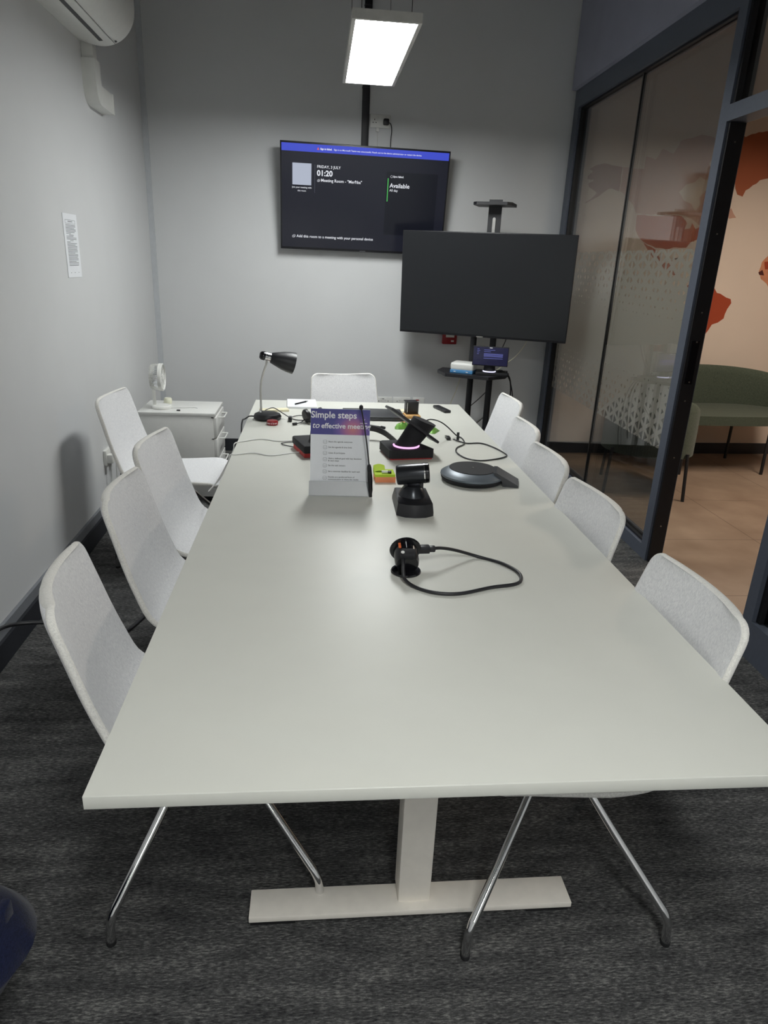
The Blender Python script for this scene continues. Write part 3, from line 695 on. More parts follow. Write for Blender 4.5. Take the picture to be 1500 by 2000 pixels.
# sticky notes: orange pad, lime pad, curled lime note and marker cap
po = tag(MB().box((0, 0, .011), (.08, .075, .022)).build('sticky_note_pad', 'orange', loc=(.272, 2.605, TZ), smooth=None, rot=(0, 0, .03)), 'orange sticky note block under the lime one', 'sticky notes')
pg = thing('sticky_note_pad', 'lime green sticky note block with a raised corner on the orange one', 'sticky notes', (.27, 2.605, TZ+.022), .03)
MB().box((0, 0, .005), (.08, .075, .010)).build('pad', 'green', pg, smooth=None)
_b = MB(); _b.grid([[(-.04+.045*u, .037-.075*0+(-.04)*v, .0105+.016*(1-v)+.006*math.sin(PI*u)) for u in [i/8 for i in range(9)]] for v in [j/6 for j in range(7)]]); _b.grid([[(-.04+.045*u, .037, .0105+k*(.016+.006*math.sin(PI*u))) for u in [i/8 for i in range(9)]] for k in (0, 1)])
_b.build('raised_note', 'green', pg)
pn = thing('marker_pen', 'short black and white marker lying on the lime sticky notes', 'pen', (.277, 2.588, TZ+.032), -.05)
MB().tube([(-.018, 0, .0055), (.006, 0, .0055)], .0055, 12).build('barrel', 'white_pl', pn)
MB().tube([(.006, 0, .0055), (.02, 0, .0055)], .0057, 12).build('cap', 'black_gloss', pn)

# acrylic sign with the printed sheet
sg = thing('sign_holder', 'upright clear sign holder with a printed steps to effective meetings sheet', 'sign', (.086, 2.405, TZ), -.03)
lean = math.radians(7)
L4 = Matrix.Rotation(-lean, 4, 'X')
M['acrylic'] = pm('milky clear acrylic', srgb(178, 180, 182), .35, var=.02)
_b = MB().prism([(-.012, 0), (-.012, .003), (.012, .05), (.0165, .0494), (-.006, .003), (.085, .003), (.085, 0)], -.1105, .1105, 'yz'); _b.build('foot_lip', 'acrylic', sg, smooth=None)
pn_ = MB().box((0, 0, .18), (.214, .003, .27)).xf(Matrix.Translation((0, .016, 0)) @ L4 @ Matrix.Translation((0, 0, -.003))).build('sheet', 'paper', sg, smooth=None)
# header, lettering and icons share a tilted child frame
SM = Matrix.Translation((0, .016, -.003)) @ L4
hdr = MB().box((0, -.0019, .2685), (.2135, .0006, .092)).build('header', header_mat(), pn_, smooth=None); hdr.matrix_local = SM
le = lettering('lettering', [('Simple steps', .033, -.106, .2825, 'LEFT', .02), ('to', .03, -.102, .2455, 'LEFT', .006, .25), ('effective meeting', .0262, -.069, .2455, 'LEFT', .018)], 'print_white', pn_, -.0026)
le.matrix_local = SM
_b = MB(); _b.tube([(.079, -.0024, .281), (.084, -.0024, .275), (.089, -.0024, .281)], .0008, 4); _b.box((.084, -.0024, .266), (.026, .0005, .0022)); lg_ = _b.build('logo', 'print_white', pn_, smooth=None)
lg_.matrix_local = SM
steps = [(.196, ['Share the agenda outcomes']), (.176, ['Set the agenda & time limit']), (.155, ['Listen & participate']), (.132, ['Have a defined goal with key decisions', '& next steps']), (.109, ['Set the task owners']), (.087, ['Set a concrete deadline for each task']), (.063, ['Decide on a preferred form of', 'communication to share the results'])]
it = []; _b = MB()
for z, ls in steps:
    for k, tline in enumerate(ls): it.append((tline, .0078, -.042, z-.002-.0085*k+(.003 if len(ls) > 1 else 0), 'LEFT', .012))
    P = [(-.054+a, -.0023, z+b) for a, b in rrect(.013, .012, .003, 3)]; _b.tube(P+[P[0]], .0004, 4)
    _b.tube([(-.058, -.0023, z+.001), (-.054, -.0023, z-.002), (-.05, -.0023, z+.002)], .0004, 4)
le2 = lettering('small_print', it, 'print_grey', pn_, -.0023); le2.matrix_local = SM
ic = _b.build('icons', 'print_grey', pn_); ic.matrix_local = SM

# gooseneck microphone leaning on the sign
mc = thing('stick_microphone', 'thin black stick microphone leaning against the sign holder', 'microphone', (.203, 2.378, TZ))
MB().tube([(-.002, .0, .004), (-.006, .002, .065), (-.012, .004, .125)], .008, 12, smooth=4, radii=[.006, .0085, .0095, .0085, .006]).build('grip', 'black_gloss', mc)
MB().tube([(-.012, .004, .125), (-.022, .008, .20), (-.034, .012, .27), (-.045, .015, .325)], .0026, 8, smooth=5).build('stem', 'black', mc)
MB().lathe([(0, -.009), (.006, -.006), (.0075, 0), (.006, .007), (0, .011)], 14, Matrix.Translation((-.046, .015, .33))).build('foam_tip', 'black_matte', mc)

# desk lamp
lp = thing('desk_lamp', 'black desk lamp with a steel gooseneck at the far left of the table', 'lamp', (-.258, 3.655, TZ))
MB().lathe([(0, 0), (.062, 0), (.068, .005), (.07, .018), (.064, .03), (.05, .036), (0, .038)], 40, None, 1.05, .95).build('base', 'black', lp)
MB().lathe([(0, .034), (.009, .034), (.007, .046), (0, .046)], 16, Matrix.Translation((-.033, .005, 0))).build('collar', 'chrome', lp)
MB().tube([(-.033, .005, .04), (-.034, .005, .10), (-.034, .005, .155), (-.029, .005, .205), (-.017, .005, .25), (-.004, .005, .285), (.0, .005, .31)], .0056, 12, smooth=6).build('gooseneck', 'steel', lp)
_m = Matrix.Translation((-.004, .005, .329)) @ Matrix.Rotation(math.radians(12), 4, 'Z') @ Matrix.Rotation(math.radians(14), 4, 'Y') @ Matrix.Rotation(PI/2, 4, 'Y')
MB().lathe([(0, -.034), (.014, -.032), (.021, -.024), (.0225, -.014), (.0225, -.002), (0, -.002)], 32, _m).build('socket_cap', 'black_gloss', lp)
MB().lathe([(.0225, -.004), (.0235, -.003), (.0235, .006), (.0225, .007), (.0225, .016), (.0235, .017), (.0235, .024), (0, .024)], 32, _m).build('chrome_collar', 'chrome', lp)
shd = MB().lathe([(.02, .022), (.027, .03), (.037, .06), (.0465, .09), (.053, .12), (.056, .15), (.0545, .15), (.051, .12), (.044, .09), (.034, .06), (.024, .032), (0, .03)], 40, _m).build('lamp_shade', 'black', lp)
MB().lathe([(0, .032), (.012, .035), (.02, .07), (.024, .1), (.016, .118), (0, .124)], 24, _m).build('bulb', 'white_pl', shd)
MB().tube([(-.065, .01, .012), (-.095, .0, .014), (-.115, -.03, .006), (-.125, -.075, .004), (-.1285, -.1, -.06), (-.129, -.11, -.25)], .004, 8, smooth=6).build('cable', 'black', lp)

tn = thing('red_tin', 'small round red tin in front of the desk lamp base', 'tin', (-.225, 3.53, TZ))
MB().lathe([(0, 0), (.026, 0), (.029, .004), (.029, .018), (.026, .023), (0, .023)], 28).build('body', 'red', tn)
_b = MB()
for a_ in (-.9, -.62, -.35, -.05, .25, .55, .85): _b.box((.0292*math.sin(a_), -.0292*math.cos(a_), .011), (.003, .002, .007), (0, 0, 0))
_b.build('printed_mark', 'print_white', tn, smooth=None)
tag(MB().box((0, 0, .006), (.16, .055, .012), bevel=.002).build('paper_pad', 'cream', loc=(-.235, 3.87, TZ), rot=(0, 0, .2)), 'long cream paper pad behind the desk lamp base', 'pad')
nb = thing('notepad', 'white notepad on the far edge of the table beside the lamp', 'notepad', (-.085, 4.06, TZ), .04)
MB().box((0, 0, .006), (.17, .23, .012)).build('pages', 'paper', nb, smooth=None)
_b = MB()
for k in range(12): _b.box((0, .08-.016*k, .0122), (.145, .0008, .0004))
_b.build('ruled_lines', 'corner', nb, smooth=None)
pe = thing('pen', 'black ballpoint pen lying on the white notepad', 'pen', (-.09, 4.04, TZ+.012), .95)
MB().tube([(-.055, 0, .005), (.05, 0, .005)], .0045, 10).build('barrel', 'black_gloss', pe)
MB().tube([(.05, 0, .005), (.066, 0, .005)], .003, 8).build('tip', 'steel', pe)

# headsets
def headset(label, loc, rz):
    t = thing('headset', label, 'headset', loc, rz, None)
    return t
h1 = headset('black headset with round ear cups lying left of the sign', (-.02, 3.62, TZ), 0)
for sx, yy, rz in ((-.03, -.03, .5), (.045, .02, .2)):
    e = MB().lathe([(0, -.012), (.03, -.012), (.036, -.006), (.036, .008), (.028, .014), (0, .015)], 28, Matrix.Translation((sx, yy, .037)) @ Matrix.Rotation(rz, 4, 'Z') @ Matrix.Rotation(PI/2-.2, 4, 'Y')).build('ear_cup', 'black', h1)
MB().tube([(.045, .02, .04), (.09, .05, .03), (.12, .0, .014), (.1, -.07, .012), (.03, -.1, .012), (-.03, -.05, .02)], .008, 10, smooth=6).build('headband', 'black', h1)
MB().tube([(-.04, -.04, .02), (-.06, -.07, .01), (-.085, -.09, .008)], .003, 8, smooth=4).build('microphone_boom', 'black', h1)
MB().tube([(-.1, -.1, .008), (-.08, -.088, .008)], .0065, 10).build('microphone_tip', 'black_matte', h1)
MB().tube([(-.03, -.03, .012), (-.09, .02, .004), (-.115, .06, .006), (-.07, .11, .008), (.0, .1, .004), (.06, .12, .004)], .0026, 8, smooth=8).build('cable', 'black', h1)
MB().box((-.117, .0, .012), (.02, .05, .024), bevel=.004).build('volume_control', 'black_gloss', h1)
MB().tube([(-.117, .02, .012), (-.16, .06, .03), (-.21, .085, .052), (-.25, .05, .045)], .0026, 8, smooth=6).build('cable', 'black', h1)
h2 = headset('black headset with a padded band looping right of the sign', (.27, 3.36, TZ), 0)
_b = MB(); pts = spline([(-.09, -.11, .03), (-.05, -.10, .052), (.0, -.10, .056), (.05, -.13, .045), (.09, -.21, .03), (.115, -.28, .016)], 6)
rows = [[p+Vector((0, dy, dz)) for dy, dz in ((-.012, -.013), (.012, -.013), (.012, .013), (-.012, .013))] for p in pts]
V = _b.grid(rows, close_u=True); _b.bm.faces.new(V[0]); _b.bm.faces.new(V[-1]); _b.build('headband', 'black', h2)
MB().lathe([(0, -.012), (.03, -.012), (.034, 0), (.03, .014), (0, .015)], 24, Matrix.Translation((-.10, -.11, .036)) @ Matrix.Rotation(PI/2-.2, 4, 'Y')).build('ear_cup', 'black', h2)
MB().lathe([(0, -.01), (.026, -.01), (.03, 0), (.026, .01), (0, .012)], 24, Matrix.Translation((.10, -.225, .0125))).build('ear_cup', 'black', h2)
MB().tube([(-.085, -.09, .035), (-.01, .10, .022), (.06, .09, .018)], .003, 8, smooth=4).build('microphone_boom', 'black', h2)
MB().tube([(.06, .09, .018), (.082, .08, .015)], .007, 10).build('microphone_tip', 'black_matte', h2)

# laptop, card stand, remote, snack wrapper, sticky note
lt = thing('laptop', 'closed dark grey laptop lying behind the sign', 'laptop', (.315, 3.78, TZ), 0)
MB().box((0, 0, .009), (.33, .225, .014), bevel=.004).build('body', 'charcoal', lt)
MB().box((0, 0, .0195), (.33, .225, .007), bevel=.003).build('lid', 'charcoal', lt)
_b = MB()
for sx in (-1, 1): _b.box((sx*.12, 0, .001), (.04, .17, .002))
_b.build('feet', 'rubber', lt, smooth=None)
cd = thing('card_stand', 'small wooden block holding an upright black card frame', 'stand', (.533, 3.80, TZ), .08)
MB().box((0, -.01, .008), (.085, .095, .016), bevel=.002).build('wooden_base', 'wood', cd)
_b = MB().box((.008, -.002, .05), (.062, .008, .07), bevel=.002); _b.build('black_panel', 'black', cd)
_b = MB().box((-.03, .015, .05), (.006, .05, .07)); _b.build('side_frame', 'black', cd, smooth=None)
MB().box((.0, .03, .082), (.066, .06, .005)).build('top_frame', 'black', cd, smooth=None)
tag(MB().box((0, 0, .0015), (.075, .075, .003)).build('sticky_note', 'cream', loc=(.485, 3.955, TZ), rot=(0, 0, .1), smooth=None), 'pale yellow sticky note behind the wooden card stand', 'sticky note')
rm = thing('remote_control', 'slim black remote control at the far right corner of the table', 'remote', (.742, 4.0, TZ), .28)
MB().box((0, 0, .008), (.042, .165, .016), bevel=.005).build('body', 'black', rm)
_b = MB()
for k in range(5):
    for sx in (-.011, 0, .011): _b.box((sx, .06-.02*k, .0165), (.006, .006, .002))
_b.lathe([(0, .016), (.011, .016), (.011, .018), (0, .0185)], 16, Matrix.Translation((0, -.045, 0)))
_b.build('buttons', 'charcoal', rm, smooth=None)
wr = thing('snack_wrapper', 'crumpled green snack packet behind the pink lit console', 'packet', (.565, 3.46, TZ), -.5)
def wrapper(lx, ly, h, seed, mat, loc, rz):
    rnd = random.Random(seed); rows = []
    for j in range(9):
        row = []
        for i in range(15):
            u, v = i/14, j/8; x = (u-.5)*lx; y = (v-.5)*ly*(1+.15*math.sin(u*9)); e = math.sin(PI*u)**.5*math.sin(PI*v)
            row.append(Vector((x, y, .001+h*e*(.7+.6*rnd.random()))))
        rows.append(row)
    b = MB(); b.grid(rows); b.grid([[Vector((p.x, p.y, .0005)) for p in r] for r in rows])
    b.xf(Matrix.Translation(loc) @ Matrix.Rotation(rz, 4, 'Z')); return b
wrapper(.13, .08, .035, 3, 'foil', (0, 0, 0), 0).build('packet', 'foil', wr, smooth=25)
wrapper(.10, .06, .03, 5, 'foil', (-.115, -.01, 0), .4).build('torn_end', 'foil', wr, smooth=25)
wrapper(.05, .035, .03, 9, 'bluefront', (.01, .0, .012), .1).build('blue_print', 'bluefront', wr, smooth=25)
tag(wrapper(.13, .05, .012, 11, 'cream', (0, 0, 0), 0).build('paper_scrap', M['m_peach'], loc=(.505, 3.60, TZ), rot=(0, 0, -.5), smooth=25), 'crumpled peach wrapper behind the green snack packet', 'wrapper')

# usb cable loop
uc = thing('usb_cable', 'black USB cable looping over the right side of the table', 'cable', (0, 0, TZ))
MB().tube([(.462, 3.06, .07), (.485, 3.12, .108), (.529, 3.2, .114), (.561, 3.21, .114), (.610, 3.28, .087), (.650, 3.3, .058), (.70, 3.33, .012), (.724, 3.30, .004), (.715, 3.19, .004), (.665, 3.115, .004), (.645, 3.03, .004), (.665, 2.94, .004), (.72, 2.895, .004), (.80, 2.92, .004), (.862, 2.97, .004), (.872, 3.02, .004), (.845, 3.13, .004), (.80, 3.205, .004), (.73, 3.20, .004), (.695, 3.235, .006), (.675, 3.265, .006)], .0032, 8, smooth=8).build('cord', 'black', uc)
MB().box((.652, 3.29, .008), (.02, .045, .012), rot=None, bevel=.002).xf(Matrix()).build('plug_body', 'black', uc)
MB().box((.648, 3.32, .008), (.012, .018, .006)).build('plug_tip', 'steel', uc, smooth=None)
MB().box((.694, 3.255, .022), (.012, .006, .044)).build('cable_tie', 'black', uc, smooth=None)

# power outlet pop-up and its lead
po_ = thing('power_outlet', 'black round table power outlet lying on the table with a plug', 'outlet', (.254, 1.742, TZ), 0)
MB().lathe([(0, 0), (.041, 0), (.043, .003), (.041, .007), (0, .007)], 40).build('base_disc', 'black_gloss', po_)
_m = Matrix.Translation((.0, -.024, .0325)) @ Matrix.Rotation(math.radians(-70), 4, 'X')
bd = MB().lathe([(0, 0), (.031, 0), (.034, .012), (.034, .058), (0, .058)], 40, _m).build('body', 'black_gloss', po_)
MB().lathe([(.031, .056), (.043, .058), (.045, .062), (.043, .066), (.03, .066), (0, .064)], 40, _m).build('top_rim', 'black_gloss', po_)
MB().box((-.02, -.0305, .046), (.007, .004, .019), bevel=.001).xf(_m).build('orange_switch', 'copper', po_)
MB().box((-.002, -.0345, .046), (.0014, .002, .026)).xf(_m).build('white_mark', 'print_white', po_, smooth=None)
MB().box((0, -.030, .012), (.044, .024, .03), bevel=.009, seg=3).xf(_m).build('plug', 'black_matte', po_)
MB().lathe([(0, 0), (.005, 0), (.005, .002), (0, .002)], 14, _m @ Matrix.Translation((-.016, -.0415, .006)) @ Matrix.Rotation(PI/2, 4, 'X')).build('grey_badge', 'white_pl', po_)
MB().box((.053, .052, .052), (.042, .022, .022), bevel=.003).build('angled_plug', 'black', po_, loc=(0, -.012, -.001), rot=(0, 0, .06))
pc = thing('power_lead', 'thick black power lead looping from the table power outlet', 'cable', (0, 0, TZ))
MB().tube([(.326, 1.786, .051), (.36, 1.803, .047), (.412, 1.825, .03), (.483, 1.835, .0055), (.54, 1.79, .0055), (.572, 1.73, .0055), (.568, 1.68, .0055), (.54, 1.65, .0055), (.472, 1.632, .0055), (.382, 1.597, .0055), (.318, 1.60, .0055), (.268, 1.632, .006), (.243, 1.665, .012), (.238, 1.682, .03), (.239, 1.696, .048), (.240, 1.710, .056)], .0048, 12, smooth=8).build('cord', 'black', pc)
MB().box((.332, 1.788, .051), (.02, .017, .017), bevel=.004).build('strain_relief', 'black', pc)

# thin white leads running off the left edge
for k, (pts, lab) in enumerate((
    ([(.0, 3.205, .003), (-.066, 3.206, .003), (-.173, 3.178, .003), (-.258, 3.211, .003), (-.34, 3.16, .003), (-.372, 3.12, .002), (-.378, 3.10, -.03), (-.42, 3.02, -.12), (-.47, 2.95, -.17)], 'thin white cable across the table, the farther of two, hanging off the left edge'),
    ([(-.0, 2.96, .02), (-.084, 2.983, .003), (-.193, 2.925, .003), (-.273, 2.962, .003), (-.345, 2.93, .003), (-.37, 2.925, .002), (-.38, 2.925, -.03), (-.43, 2.92, -.12), (-.47, 2.94, -.17)], 'thin white cable across the table, the nearer of two, hanging off the left edge'))):
    tag(MB().tube(pts, .0026, 8, smooth=8).build('white_cable', 'white_cable', loc=(0, 0, TZ)), lab, 'cable')
tag(MB().tube([(-.16, 3.14, .003), (-.12, 3.16, .004), (-.05, 3.14, .004), (.0, 3.1, .004), (-.06, 3.06, .004), (-.14, 3.1, .004), (-.16, 3.135, .003)], .0022, 8, smooth=6).build('earphone_cord', 'black', loc=(0, 0, TZ)), 'short black cord loop on the table left of the sign', 'cable')

# ------------------------------------------------------------------ drawers and fan in the far left corner
pd = thing('drawer_pedestal', 'white three drawer pedestal in the far left corner', 'drawers', (-.885, 4.605, 0), 0)
MB().box((0, 0, .31), (.46, .38, .54), bevel=.002).build('body', 'white_lac', pd)
MB().box((.0, 0, .59), (.485, .39, .02), bevel=.002).build('top', 'white_lac', pd)
for k, (z, h) in enumerate(((.505, .135), (.36, .145), (.165, .235))):
    d = MB().box((.2395, 0, z), (.018, .375, h-.006), bevel=.0015).build('drawer', 'white_lac', pd)
    b = MB(); zz = z+h/2-.022
    P = [(.2485, -.075, zz), (.283, -.075, zz), (.283, .075, zz), (.2485, .075, zz)]
    for a, c in zip(P, P[1:]): b.tube([a, c], .0045, 8)
    b.build('handle', 'white_pl', d)
    MB().box((.2235, -.186, z+h/2), (.014, .012, .005)).build('gap', 'black', d, smooth=None)
MB().lathe([(0, 0), (.009, 0), (.009, .003), (0, .003)], 16, Matrix.Translation((.2488, .12, .54)) @ Matrix.Rotation(PI/2, 4, 'Y')).build('lock', 'steel', pd)
_b = MB()
for sx in (-1, 1):
    for sy in (-1, 1): _b.lathe([(0, 0), (.02, 0), (.02, .04), (0, .04)], 14, Matrix.Translation((sx*.19, sy*.15, 0)))
_b.build('castors', 'rubber', pd)

fn = thing('desk_fan', 'small white folding desk fan on the drawer pedestal', 'fan', (-1.01, 4.545, .60), 0)
MB().lathe([(0, 0), (.058, 0), (.062, .004), (.062, .016), (.055, .022), (0, .024)], 40, Matrix.Translation((.01, 0, 0))).build('base', 'white_pl', fn)
MB().box((-.033, 0, .085), (.018, .024, .14), bevel=.004).build('stem', 'white_pl', fn)
_mf = Matrix.Translation((-.012, .0, .2)) @ Matrix.Rotation(.02, 4, 'Z') @ Matrix.Rotation(PI/2, 4, 'Y') @ Matrix.Scale(1.22, 4)
_b = MB()
for k in range(40):
    a = 2*PI*k/40; c, s_ = math.cos(a), math.sin(a)
    _b.tube([_mf @ Vector((.03*c, .03*s_, -.028)), _mf @ Vector((.062*c, .062*s_, -.024)), _mf @ Vector((.066*c, .066*s_, .0)), _mf @ Vector((.066*c, .066*s_, .022))], .0016, 5)
_b.build('cage', 'white_pl', fn)
_b = MB().lathe([(.064, .018), (.071, .018), (.072, .034), (.066, .038), (.064, .034), (.064, .018)], 48, _mf); _b.lathe([(0, -.032), (.03, -.032), (.032, -.024), (0, -.024)], 24, _mf); _b.build('rim', 'white_pl', fn)
_b = MB()
for k in range(14):
    a = 2*PI*k/14; _b.tube([_mf @ Vector((.016*math.cos(a), .016*math.sin(a), .033)), _mf @ Vector((.065*math.cos(a+.35), .065*math.sin(a+.35), .03))], .0014, 5)
_b.lathe([(0, .03), (.018, .03), (.018, .036), (0, .037)], 20, _mf); _b.build('front_guard', 'white_pl', fn)
for k in range(5):
    a = 2*PI*k/5
    b = MB(); b.grid([[_mf @ Vector((r*math.cos(a+t), r*math.sin(a+t), -.012+.022*(t/.9))) for t in (0, .3, .6, .9)] for r in (.012, .03, .05, .058)]); b.build('blade', 'corner', fn)
tag(MB().tube([(-.955, 4.53, .604), (-.92, 4.545, .603), (-.86, 4.56, .603), (-.80, 4.57, .603), (-.775, 4.555, .603)], .0025, 8, smooth=6).build('fan_cable', 'white_cable'), 'short white cable lying on the drawer pedestal', 'cable')
tag(MB().box((0, 0, .004), (.022, .012, .008), bevel=.002).build('black_clip', 'black', loc=(-.88, 4.47, .60)), 'tiny black clip on the drawer pedestal top', 'clip')
tag(MB().lathe([(0, 0), (.024, 0), (.027, .01), (.027, .026), (.022, .038), (0, .04)], 24).build('cream_pot', M['palec'], loc=(-.99, 4.70, .60)), 'small cream round pot behind the desk fan', 'pot')

# ------------------------------------------------------------------ left wall: air conditioner, duct, notice, outlet
LA = -math.atan(.0078)
def left_thing(name, label, cat, y, z, off=0): return thing(name, label, cat, (xW(y)+off, y, z), -LA if False else math.atan(.0078))
ac = left_thing('air_conditioner', 'white wall air conditioner high on the left wall', 'air conditioner', 4.36, 2.575)
prof = spline([(0, 0), (.06, -.012), (.125, -.018), (.19, .0), (.24, .035), (.275, .085), (.29, .14), (.29, .2), (.285, .27), (.26, .3), (0, .305)], 5)
pp = [(p.x, p.y) for p in [Vector(q) for q in [(v.x, v.y) if False else (v[0], v[1], 0) for v in spline([(0, 0, 0), (.06, -.012, 0), (.125, -.018, 0), (.19, .0, 0), (.24, .035, 0), (.275, .085, 0), (.29, .14, 0), (.29, .2, 0), (.285, .27, 0), (.26, .3, 0), (0, .305, 0)], 5)]]]
MB().prism(pp, -.98, 0, 'xz').build('body', 'white_pl', ac, smooth=40)
def surf(x0):   # z of the underside profile at x
    best = [(a, b) for a, b in pp if b < .1]
    for (a, b), (c, d) in zip(best, best[1:]):
        if a <= x0 <= c: return b+(d-b)*(x0-a)/(c-a+1e-9)
    return best[-1][1]
def under(mb, x0, x1, y0, y1, t):
    n = 6; rows = []
    for y in (y0, y1): rows.append([Vector((x0+(x1-x0)*i/n, y, surf(x0+(x1-x0)*i/n)-t)) for i in range(n+1)])
    mb.grid(rows); mb.grid([[p+Vector((0, 0, t+.002)) for p in r] for r in rows]); return mb
under(MB(), .125, .145, -.93, -.10, .0012).build('vent_slot', 'black', ac, smooth=None)
under(MB(), .147, .178, -.93, -.09, .002).build('louvre', 'white_pl', ac, smooth=None)
under(MB(), .1805, .183, -.98, -.002, .0012).build('seam', 'print_grey', ac, smooth=None)
under(MB(), .188, .198, -.05, -.022, .0025).build('status_light', 'black', ac, smooth=None)
du = left_thing('duct_cover', 'white plastic pipe cover elbow below the air conditioner', 'pipe cover', 4.4, 2.40)
MB().box((.031, 0, .125), (.062, .07, .11), bevel=.006).build('riser', 'white_pl', du)
_b = MB(); R_ = .09; P = [(-.05, .1), (-.05, -.02)]+[(-.05+R_*(1-math.cos(a*PI/16)), -.02-R_*math.sin(a*PI/16)) for a in range(1, 9)]+[(.26, -.11), (.26, -.01), (.05, -.01), (.05, .1)]
_b.prism(P, 0, .07, 'yz'); _b.build('elbow', 'white_pl', du, smooth=30)
MB().box((.036, .268, -.06), (.076, .02, .106), bevel=.004).build('collar', 'white_pl', du)
nt_ = left_thing('paper_notice', 'printed white paper notice stuck on the left wall', 'notice', 3.89, 1.563, .001)
MB().box((.0006, 0, 0), (.0012, .215, .303)).build('sheet', 'paper', nt_, smooth=None)
rnd = random.Random(4); _b = MB(); zz = .098
_b.box((.0014, 0, .122), (.0004, .15, .0012)); _b.box((.0014, -.075, .114), (.0004, .0012, .018)); _b.box((.0014, .075, .114), (.0004, .0012, .018)); _b.box((.0014, 0, .105), (.0004, .15, .0012))
_b.box((.0014, 0, .115), (.0004, .07, .003))
for k in range(30):
    if k in (6, 7): L_ = .07
    elif k in (11, 12): L_ = .05
    else: L_ = .15-.05*rnd.random()*(k % 3 == 2)
    _b.box((.0014, (-.075+L_/2) if k not in (7, 11) else 0, zz), (.0004, L_, .0022)); zz -= .0066
for dy in (-.06, 0, .06): _b.box((.0014, dy, -.128), (.0004, .014, .002))
_b.build('printed_lines', 'print_grey', nt_, smooth=None)
ol = left_thing('wall_outlet', 'white wall outlet with two plugs low on the left wall', 'socket', 4.125, .395)
MB().box((.01, 0, 0), (.02, .15, .09), bevel=.003).build('face_plate', 'white_pl', ol)
q1 = MB().box((.035, -.045, -.006), (.035, .05, .052), bevel=.005).build('plug', 'white_pl', ol)
MB().tube([(.035, -.045, -.03), (.033, -.045, -.07), (.03, -.05, -.16), (.03, -.08, -.27)], .004, 8, smooth=5).build('cable', 'white_cable', q1)
q2 = MB().box((.04, .04, .0), (.045, .05, .055), bevel=.006).build('plug', 'white_pl', ol)
MB().tube([(.04, .04, -.025), (.04, .036, -.08), (.038, .03, -.18), (.035, -.01, -.3)], .0035, 8, smooth=5).build('cable', 'white_cable', q2)
tag(MB().tube([(0, .1, .1), (.045, .09, .06), (.055, .06, -.04), (.05, .045, -.14), (.04, .02, -.28)], .006, 8, smooth=6).build('black_cable', 'black', loc=(xW(4.12)+.012, 4.12, .39)), 'black cable hanging beside the left wall outlet behind the pulled back chair', 'cable')
tag(MB().tube([(xW(2.4)+.04, 2.36, .165), (-1.2, 2.44, .172), (-1.15, 2.5, .162), (-1.05, 2.53, .15), (-.96, 2.55, .13), (-.86, 2.6, .04), (-.8, 2.72, .01), (-.72, 2.98, .008), (-.66, 3.1, .008)], .008, 10, smooth=6).build('floor_cable', 'black'), 'thick black cable leaving the left wall skirting near the nearest chairs', 'cable')

# ------------------------------------------------------------------ cables on the television stand
def cable(name, pts, r, mat, lab): return tag(MB().tube([stl(*p) for p in pts], r, 8, smooth=7).build(name, mat), lab, 'cable')
cable('black_cable', [(.13, -.02, .80), (.20, .0, .815), (.25, .06, .76), (.265, .09, .62), (.235, .1, .45), (.2, .1, .3)], .0055, 'black', 'thick black cable drooping over the right end of the stand tray')
cable('black_cable', [(.12, .02, .80), (.19, .05, .812), (.245, .1, .74), (.28, .12, .6), (.285, .13, .38), (.25, .13, .2)], .004, 'black', 'thinner black cable drooping beside the thick one at the tray right end')
cable('black_cable', [(.20, .14, 1.12), (.17, .14, 1.0), (.11, .12, .86), (.08, .07, .80)], .0035, 'black', 'black cable running from the dark television down to the tray')
cable('thin_cable', [(.33, .16, 1.1), (.33, .17, 1.02), (.27, .16, .92), (.17, .14, .83), (.12, .08, .79)], .002, 'cream', 'thin pale cable curving from the dark television to the tray')
cable('thin_cable', [(-.155, .2, .75), (-.19, .2, .6), (-.225, .2, .5), (-.25, .2, .35), (-.2, .2, .2)], .0022, 'cream', 'thin yellowish cable hanging behind the left upright of the stand')
cable('black_cable', [(-.2, .19, .35), (-.1, .19, .45), (.0, .19, .55), (.06, .19, .62)], .0035, 'black', 'black cable slanting between the two stand uprights')

